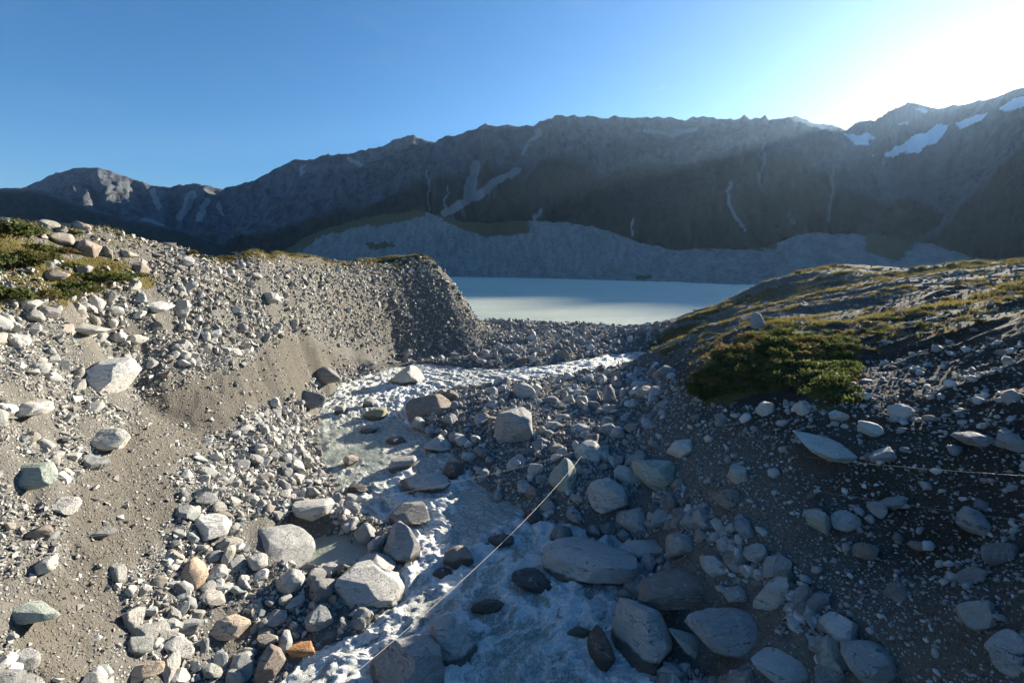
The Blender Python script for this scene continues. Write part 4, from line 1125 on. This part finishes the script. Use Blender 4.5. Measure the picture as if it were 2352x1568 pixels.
named = {}
for _, zi, (x, y, z, s) in single:
    zn = zn_list[zi]
    me = pebble_meshes[r2.integers(8)] if zn == "slope" else boulder_meshes[r2.integers(16)]
    ob = link("boulder", me, PHRASE[zn][0], "boulder", PHRASE[zn][1])
    fl = r2.uniform(.5, .8)
    ob.scale = (s * r2.uniform(.48, .62), s * r2.uniform(.36, .52), s * fl * .52)
    gxn, gyn = float(hgrid(GRX, [x], [y])[0]), float(hgrid(GRY, [x], [y])[0])
    nrm = Vector((-gxn, -gyn, 1.3)).normalized()
    qz = Vector((0, 0, 1)).rotation_difference(nrm)
    ob.rotation_mode = "QUATERNION"
    ob.rotation_quaternion = qz @ Euler((r2.normal() * .25, r2.normal() * .25, r2.uniform(0, 6.28))).to_quaternion()
    ob.location = (x, y, z + s * 0.16)
    pal = ZONES[zn][1]
    cc = np.clip(pal[r2.integers(len(pal))] * r2.uniform(.85, 1.15), .05, .6)
    ob.color = (*cc, 1)
    ob["wet_z"] = -100.0
    qx, qy, _d = [float(a[0]) for a in project(np.array([[x, y, z]]))]
    lm = min(LAND, key=lambda t: math.hypot(t[0] - qx, (t[1] - qy) * 1.3))
    dx_, dy_ = qx - lm[0], qy - lm[1]
    rel = ("right of" if dx_ > 0 else "left of") if abs(dx_) > abs(dy_) else ("below" if dy_ > 0 else "above")
    tone = "brown" if cc[0] - cc[2] > .055 else "pale" if cc.mean() > .36 else "grey" if cc.mean() > .27 else "dark grey"
    size = "large" if s > 1.25 else "medium" if s > .75 else "small"
    named.setdefault((size, tone, "rounded" if zn == "slope" else "angular", rel, lm[2]), []).append((math.hypot(dx_, dy_), ob))
for (size, tone, shp, rel, what), obs in named.items():
    obs.sort(key=lambda t: t[0])
    for i, (_d, ob) in enumerate(obs):
        ob["label"] = (ordinal(i) + " nearest " if len(obs) > 1 and i else "nearest " if len(obs) > 1 else "") + f"{size} {tone} {shp} boulder {rel} {what}"

for zi, (zn, (sets, pal, hulls, lab)) in enumerate(ZONES.items()):
    rows = np.array([t[2] for t in rest if t[1] == zi])
    app = np.array([t[0] for t in rest if t[1] == zi])
    Vs, Fs, Ts, off = [], [], [], 0
    for part, lib in ((app > 0.020, BIG if zn != "slope" else ROUND_S), (app <= 0.020, hulls)):
        rr = rows[part]
        kinds = r2.integers(len(lib), size=len(rr))
        for k in range(len(lib)):
            sel = rr[kinds == k]
            if not len(sel): continue
            bv, bf = lib[k]
            if lib is BIG and len(bv) > 300:
                pass
            m_ = len(sel); s = sel[:, 3]
            sc = np.c_[s * r2.uniform(.42, .62, m_), s * r2.uniform(.34, .52, m_), s * r2.uniform(.22, .42, m_)]
            R = rot_mats(r2.normal(size=m_) * (.8 if zn in ("bar", "bank", "flat", "wall") else .45), r2.normal(size=m_) * (.8 if zn in ("bar", "bank", "flat", "wall") else .45), r2.uniform(0, 6.28, m_))
            V = np.einsum("nij,nvj->nvi", R, bv[None] * sc[:, None, :])
            ctr = sel[:, :3].copy(); ctr[:, 2] += s * .12
            if zn == "wall":                               # half buried in the face, poking out along its normal
                gx_, gy_ = hgrid(GRX, sel[:, 0], sel[:, 1]), hgrid(GRY, sel[:, 0], sel[:, 1])
                nl = np.sqrt(gx_ ** 2 + gy_ ** 2 + 1)
                ctr = sel[:, :3] + np.c_[-gx_ / nl, -gy_ / nl, 1 / nl] * (s * .14)[:, None]
            V += ctr[:, None, :]
            Vs.append(V.reshape(-1, 3))
            Fs.append((bf[None] + (np.arange(m_) * len(bv))[:, None, None]).reshape(-1, 3) + off)
            c = pal[r2.integers(len(pal), size=m_)] * r2.uniform(.6, 1.25, (m_, 1))
            Ts.append(np.repeat(c, len(bv), 0))
            off += m_ * len(bv)
    if not Vs: continue
    me = make_mesh("loose_stones", np.vstack(Vs), np.vstack(Fs), M_STONE, smooth_sh=(zn == "slope"))
    add_attr(me, "tint", np.clip(np.vstack(Ts), .05, .65))
    link("loose_stones", me, lab, "stones", None, "stuff")
    print("stones", zn, len(rows), len(me.polygons))

# ------------------------------------------------------------------ river water
ns, nt = len(CA), 110
fa, fb = 0.12, 1.12
T = np.linspace(-0.10, 1.10, nt)
WX = CA[:, None, 0] * (1 - T) + CB[:, None, 0] * T
WY = CA[:, None, 1] * (1 - T) + CB[:, None, 1] * T
WZ = np.broadcast_to(CA[:, None, 2], WX.shape).copy()
UU = np.r_[0, np.cumsum(np.hypot(np.diff(CC[:, 0]), np.diff(CC[:, 1])))]
# denser along the flow
k = 2
ui = np.linspace(0, ns - 1, ns * k)
def dens(Aa): return np.stack([np.interp(ui, np.arange(ns), Aa[:, j]) for j in range(nt)], 1)
WX, WY, WZ = dens(WX), dens(WY), dens(WZ)
U2 = np.interp(ui, np.arange(ns), UU)[:, None] * np.ones((1, nt)); RGH = np.interp(ui, np.arange(ns), CR)[:, None] * np.ones((1, nt))
VV = T[None, :] * np.hypot(WX[:, -1] - WX[:, 0], WY[:, -1] - WY[:, 0])[:, None]
foam = RGH * (0.78 + 0.40 * fbm(WX * .22, WY * .22, octaves=3, seed=91))
# the shaded pool and the calm inlets
for (qx, qy, qz, rad, val) in ((900, 1005, -2.3, 4.2, .12), (1420, 1235, -3.6, 3.0, .05), (1420, 1400, -3.9, 2.4, .30), (800, 1060, -2.6, 3.2, .15), (1010, 1130, -2.9, 2.0, .55)):
    c = at_z(qx, qy, qz); g = np.exp(-((WX - c[0]) ** 2 + (WY - c[1]) ** 2) / rad ** 2)
    foam = foam * (1 - g) + val * g
bump_z = np.zeros_like(foam)
for bx, by, sx, sy in river_boulders:                       # water piles up and breaks round the rocks
    d = np.hypot((WX - bx) / (sx + .35), (WY - by) / (sx + .35))
    amt = 0.55 * np.clip(RGH * 1.2, .2, 1)
    foam += amt * np.exp(-((d - 1.0) / .28) ** 2)
    dd = np.hypot((WX - bx) / (sx * .9), (WY - (by - 1.7 * sx)) / (sx * 1.6))
    foam += amt * .7 * np.exp(-dd ** 2)
    bump_z += .12 * amt * np.exp(-((d - 1.1) / .35) ** 2)
wamp = np.clip(foam, 0, 1.1)
wave = fbm(U2 * .55 + 0.4 * VV, VV * .75, octaves=4, gain=.6, seed=93)
wave2 = ridged(WX * .8, WY * .8, 4, .6, 95) - .4
WZ = WZ + 0.02 * fbm(WX, WY, octaves=2, seed=97) + wamp * (0.34 * wave + 0.30 * wave2 + .09 * fbm(WX * 3.5, WY * 3.5, octaves=3, gain=.6, seed=98)) + bump_z
foam = foam + wamp * .5 * (wave2 * .8 + wave * .6)
me = make_mesh("river", np.c_[WX.ravel(), WY.ravel(), WZ.ravel()], grid_faces(*WX.shape), M_RIVER)
add_attr(me, "foam", foam.ravel()); add_attr(me, "flow_u", U2.ravel()); add_attr(me, "flow_v", VV.ravel())
link("river", me, "grey white glacial stream tumbling in rapids through the boulders", "river", None, "structure")
pt = np.linspace(0, 2 * math.pi, 40, endpoint=False)
pv = [(POOL[0], POOL[1], -3.3)] + [(POOL[0] + 3.3 * math.cos(t), POOL[1] + 2.7 * math.sin(t), -3.3) for t in pt]
me = make_mesh("pool", pv, np.array([[0, 1 + i, 1 + (i + 1) % 40] for i in range(40)]), M_RIVER)
for nme in ("foam", "flow_u", "flow_v"): add_attr(me, nme, np.zeros(41) - (1.0 if nme == "foam" else 0))
link("pool", me, "small still milky pool between boulders beside the rapids", "pool", None, "structure")

# ------------------------------------------------------------------ vegetation
def shrub_mesh(seed, leaves, leaf, flat):
    r = np.random.default_rng(seed)
    nl = 16
    lc = r.normal(size=(nl, 3)) * [.42, .42, .22]; lc[:, 2] = np.abs(lc[:, 2]) * flat + .22
    lr = r.uniform(.22, .42, nl)
    which = r.integers(nl, size=leaves)
    d = r.normal(size=(leaves, 3)); d[:, 2] = np.abs(d[:, 2]) * .9 - .15; d /= np.linalg.norm(d, axis=1)[:, None]
    c = lc[which] + d * (lr[which] * r.uniform(.72, 1.05, leaves))[:, None] * [1, 1, flat]
    a = np.cross(d, r.normal(size=(leaves, 3))); a /= np.linalg.norm(a, axis=1)[:, None] + 1e-9
    t = np.cross(d, a) + d * .7
    s = leaf * r.uniform(.6, 1.4, leaves)[:, None]
    V = np.stack([c - a * s * .5, c + a * s * .5, c + t * s * 1.1], 1).reshape(-1, 3)
    V[:, 2] = np.maximum(V[:, 2], -.12)
    sh = np.repeat(np.clip(r.uniform(0, .6, leaves) + .45 * r.uniform(size=nl)[which], 0, 1), 3)
    me = make_mesh("foliage", V, np.arange(leaves * 3).reshape(-1, 3), M_LEAF, False)
    add_attr(me, "shade", sh)
    return me


def stem_mesh(seed):
    r = np.random.default_rng(seed)
    V, Fc = [], []
    for i in range(7):
        a = r.uniform(0, 6.28); top = np.array([math.cos(a) * r.uniform(.2, .6), math.sin(a) * r.uniform(.2, .6), r.uniform(.25, .6)])
        ring = [np.array([math.cos(k * 2.094), math.sin(k * 2.094), 0]) for k in range(3)]
        o = len(V)
        for lvl, rad in ((0, .035), (.5, .025), (1, .01)):
            cpt = top * lvl + np.array([0, 0, -.15 * (1 - lvl)]) + (np.array([0, 0, .1]) if lvl == .5 else 0)
            V += [cpt + q * rad for q in ring]
        for l in range(2):
            for k in range(3):
                Fc.append([o + l * 3 + k, o + l * 3 + (k + 1) % 3, o + (l + 1) * 3 + (k + 1) % 3, o + (l + 1) * 3 + k])
    return make_mesh("stem", np.array(V), np.array(Fc), M_STEM)


FOL = [shrub_mesh(500 + i, 1200, .11, [.55, .75, .9, .65][i % 4]) for i in range(6)]
STEM = [stem_mesh(520 + i) for i in range(2)]
proto = []
for i in range(6):
    e = bpy.data.objects.new("shrub", None)
    fo = bpy.data.objects.new("foliage", FOL[i]); st = bpy.data.objects.new("stem", STEM[i % 2])
    proto.append((e, fo, st))


def place_shrub(x, y, z, r, hz, label, group=None):
    e, fo, st = proto[r2.integers(6)]
    c = e.copy(); COL.objects.link(c)
    c.location = (x, y, z); c.scale = (r * r2.uniform(.85, 1.2), r * r2.uniform(.85, 1.2), r * hz); c.rotation_euler = (0, 0, r2.uniform(0, 6.28))
    tag(c, label, "shrub", group)
    for ch in (fo, st):
        k = ch.copy(); COL.objects.link(k); k.parent = c


def shrub_zone(poly, n, xr_, yr_, rmin, rmax, label, group, seed, gap=.75, hz=.8, cond=None):
    r = np.random.default_rng(seed)
    x = r.uniform(*xr_, 40000); y = r.uniform(*yr_, 40000); z = ground(x, y)
    px, py, _ = project(np.c_[x, y, z])
    ok = in_poly(px, py, poly)
    if cond is not None: ok &= cond(x, y, z)
    got = []
    for a, c, d in zip(x[ok], y[ok], z[ok]):
        rad = r.uniform(rmin, rmax)
        if all(math.hypot(a - g[0], c - g[1]) > gap * (rad + g[3]) for g in got):
            got.append((a, c, d, rad))
            if len(got) >= n: break
    P = project(np.array([g[:3] for g in got]))
    rows = ["top row", "upper row", "lower row", "bottom row"] if len(got) > 30 else ["upper row", "lower row"]
    rk = np.argsort(np.argsort(P[1])) * len(rows) // len(got)
    for k, rw in enumerate(rows):
        ii = [i for i in np.argsort(P[0]) if rk[i] == k]
        for n_, i in enumerate(ii):
            a, c, d, rad = got[i]
            place_shrub(a, c, d - .05, rad, hz * r.uniform(.8, 1.25), f"{ordinal(n_)} from left in the {rw} of {label}", group)
    print("shrubs", group, len(got))


shrub_zone([(-200, 548), (60, 542), (150, 566), (225, 598), (300, 622), (350, 645), (310, 660), (230, 655), (170, 690), (50, 705), (-200, 705)], 110, (-45, -22), (18, 40), .8, 1.6,
           "green shrubs on the sunlit slope", "shrubs of the sunlit scrub patch", 61, .45, .95)
shrub_zone([(1585, 900), (1612, 862), (1680, 803), (1740, 775), (1840, 770), (1930, 790), (1950, 850), (1945, 900), (1900, 935), (1820, 885), (1700, 905), (1625, 930)], 120, (14, 36), (26, 52), .45, 1.4,
           "dark shrubs on the shaded bank's nose", "shrubs on the nose of the shaded bank", 62, .45, 1.1)
shrub_zone([(480, 580), (985, 570), (990, 602), (900, 612), (740, 612), (500, 602)], 46, (-45, -12), (46, 112), .5, 1.1,
           "yellow green shrubs topping the moraine wall", "shrubs along the moraine top", 63, .8, .5, lambda x, y, z: z > 15.2)
shrub_zone(Z_HILL, 60, (28, 110), (45, 112), .4, .95,
           "rounded shrubs on the grassy hillside", "shrubs on the grassy hillside", 64, 2.2, .7, lambda x, y, z: fbm(x * .06 - y * .02, y * .35 + x * .1, octaves=4, seed=35) > .02)
shrub_zone([(1850, 748), (2050, 702), (2380, 660), (2380, 745), (2150, 775), (1990, 812), (1940, 790)], 48, (24, 62), (26, 62), .35, .95,
           "low scrub between nose and golden grass", "low scrub on the lower bench of the hillside", 65, .9, .5)
shrub_zone([(1540, 770), (1620, 722), (1760, 668), (1800, 690), (1700, 760), (1620, 830), (1590, 850)], 34, (18, 70), (44, 108), .4, 1.0,
           "low scrub behind the nose", "low scrub on the far shoulder of the hillside", 66, .9, .5)
for cx_, cy_, yy, rr_, lab in ((437, 566, 46, .65, "lone round yellowish bush on the skyline of the moraine crest"), (75, 518, 33.5, .5, "small yellow bush on the moraine crest, outermost of the skyline bushes"), (172, 524, 36.5, .45, "small yellow bush on the crest beside the brown blocks"), (470, 592, 48.5, .6, "brown dry bush where the crest steps down to the flat moraine top")):
    p = at_y(cx_, cy_, yy); place_shrub(p[0], p[1], float(ground([p[0]], [p[1]])[0]) - .05, rr_, 1.2, lab)
for cx_, cy_, lab in ((205, 672, "bright green bush at the lower edge of the sunlit scrub"), (455, 1145, "small brown tuft bush on the gravel bank"), (1995, 762, "round golden bush on the grassy bench of the hillside")):
    p = cast(cx_, cy_); place_shrub(p[0], p[1], p[2], .6 if cy_ < 1000 else .35, .9, lab)


def grass(name, pts, hgt, seed, label):
    r = np.random.default_rng(seed)
    nb = 9; n_ = len(pts) * nb
    base = np.repeat(pts, nb, 0) + np.c_[r.normal(size=(n_, 2)) * hgt * .35, np.zeros(n_)]
    a = r.uniform(0, 6.28, n_); ln = hgt * r.uniform(.6, 1.3, n_); w = hgt * .09
    side = np.c_[np.cos(a), np.sin(a), np.zeros(n_)] * w
    tip = base + np.c_[r.normal(size=(n_, 2)) * (ln * .45)[:, None], ln]
    base[:, 2] -= .03
    V = np.stack([base - side, base + side, tip], 1).reshape(-1, 3)
    me = make_mesh(name, V, np.arange(n_ * 3).reshape(-1, 3), M_GRASS, False)
    add_attr(me, "shade", np.repeat(np.repeat(r.random(len(pts)), nb) * .7 + r.random(n_) * .3, 3))
    link(name, me, label, "grass", None, "stuff")


def grass_pts(poly, N, xr_, yr_, seed, cond):
    r = np.random.default_rng(seed)
    x = r.uniform(*xr_, N); y = r.uniform(*yr_, N); z = ground(x, y)
    px, py, _ = project(np.c_[x, y, z])
    ok = in_poly(px, py, poly) & cond(x, y, z)
    return np.c_[x, y, z][ok]


hill_c = lambda x, y, z: (0.36 + .55 * fbm(x * .06 - y * .02, y * .35 + x * .1, octaves=4, seed=35) + .35 * fbm(x * .9, y * .9, octaves=2, seed=36)) > .53
grass("grass", grass_pts(Z_HILL, 90000, (18, 130), (36, 122), 41, hill_c), .38, 42, "dry golden grass on the benches of the hillside")
grass("grass", grass_pts([(480, 560), (985, 560), (1000, 606), (900, 622), (740, 616), (500, 604)], 26000, (-52, -8), (46, 118), 43, lambda x, y, z: z > 14.6), .3, 44, "yellow green grass along the top of the moraine wall")
grass("grass", grass_pts(Z_VEGL + [], 9000, (-50, -20), (16, 42), 45, lambda x, y, z: fbm(x * .5, y * .5, octaves=2, seed=46) > .05), .32, 47, "dry grass between the shrubs of the sunlit slope")
grass("grass", grass_pts([(0, 505), (250, 524), (480, 586), (470, 598), (250, 545), (0, 522)], 5000, (-60, -24), (22, 52), 48, lambda x, y, z: fbm(x * .4, y * .4, octaves=2, seed=49) > .1), .35, 50, "straw coloured grass tufts along the moraine crest")

# ------------------------------------------------------------------ cables
def cable(pts, label, sag, rad=0.021, segs=26, ext=None):
    P = np.array(pts, float)
    t = np.linspace(0, 1, segs)
    C = P[0] * (1 - t)[:, None] + P[1] * t[:, None]
    C[:, 2] -= sag * 4 * t * (1 - t)
    V, Fc = [], []
    d = (P[1] - P[0]) / np.linalg.norm(P[1] - P[0]); s1 = np.cross(d, [0, 0, 1]); s1 /= np.linalg.norm(s1); s2 = np.cross(s1, d)
    for i in range(segs):
        for k in range(6):
            V.append(C[i] + (s1 * math.cos(k * 1.0472) + s2 * math.sin(k * 1.0472)) * rad)
    for i in range(segs - 1):
        for k in range(6):
            Fc.append([i * 6 + k, i * 6 + (k + 1) % 6, (i + 1) * 6 + (k + 1) % 6, (i + 1) * 6 + k])
    link("cable", make_mesh("cable", np.array(V), np.array(Fc), M_WIRE), label, "cable")


dg = bpy.context.evaluated_depsgraph_get()
al = hero_anchor.location
AN = np.array(al) + [0, 0, .25]
e1 = cast(690, 1013)
cable([AN + [-.5, 0, .1], e1 + [0, 0, .25]], "thin pale cable sagging low across the stream just above the shaded pool", .55, .015)
e2 = cast(92, 1250)
cable([AN + [-.4, -.2, .15], e2 + [0, 0, .1]], "thin cable running from the anchor boulder over the rapids to the sunlit scree", .9, .012)
cable([AN + [-.2, -.3, .1], at_y(700, 1640, 12.0)], "taut pale cable slanting over the rapids from the anchor boulder towards the viewer", .85, .011)
a4, b4 = cast(1590, 1088), at_y(2420, 1205, 15.0)
cable([a4 + [0, 0, .3], b4], "thin cable across the dark soil, lowest of the cables on the shaded bank", .15, .008)
a5, b5 = cast(1850, 1062), at_y(2420, 1096, 15.5)
cable([a5 + [0, 0, .3], b5], "thin cable passing just below the long tapering boulder", .1, .0065)
a6, b6 = cast(2040, 1000), at_y(2420, 955, 16.0)
cable([a6 + [0, 0, .3], b6], "faint cable on the shaded bank, highest of the cables there", .05, .005)

# ------------------------------------------------------------------ haze
if HAZE_DENSITY > 0:
    hx, hy0, hy1, hz0, hz1 = 4500.0, -400.0, 4400.0, -8.5, 1150.0
    hv = [(x, y, z) for z in (hz0, hz1) for y in (hy0, hy1) for x in (-hx, hx)]
    hf = np.array([[0, 2, 3, 1], [4, 5, 7, 6], [0, 1, 5, 4], [2, 6, 7, 3], [0, 4, 6, 2], [1, 3, 7, 5]])
    m, b = material("haze")
    pv_ = b.new("ShaderNodeVolumePrincipled")
    pv_.inputs["Color"].default_value = (0.45, 0.68, 1.0, 1)
    pv_.inputs["Density"].default_value = HAZE_DENSITY
    pv_.inputs["Anisotropy"].default_value = 0.55
    mo = b.new("ShaderNodeOutputMaterial"); b.l.new(pv_.outputs[0], mo.inputs["Volume"])
    link("haze", make_mesh("haze", hv, hf, m, False), "thin bluish air between the stream and the mountains", "haze", None, "stuff")
print("tris", sum(len(me.loop_triangles) or sum(len(p.vertices) - 2 for p in me.polygons) for me in bpy.data.meshes if me.users) if False else "")
#print("top", max((o.matrix_world @ Vector(c)).z for o in S.objects if o.type == "MESH" and o.name != "haze" for c in o.bound_box))
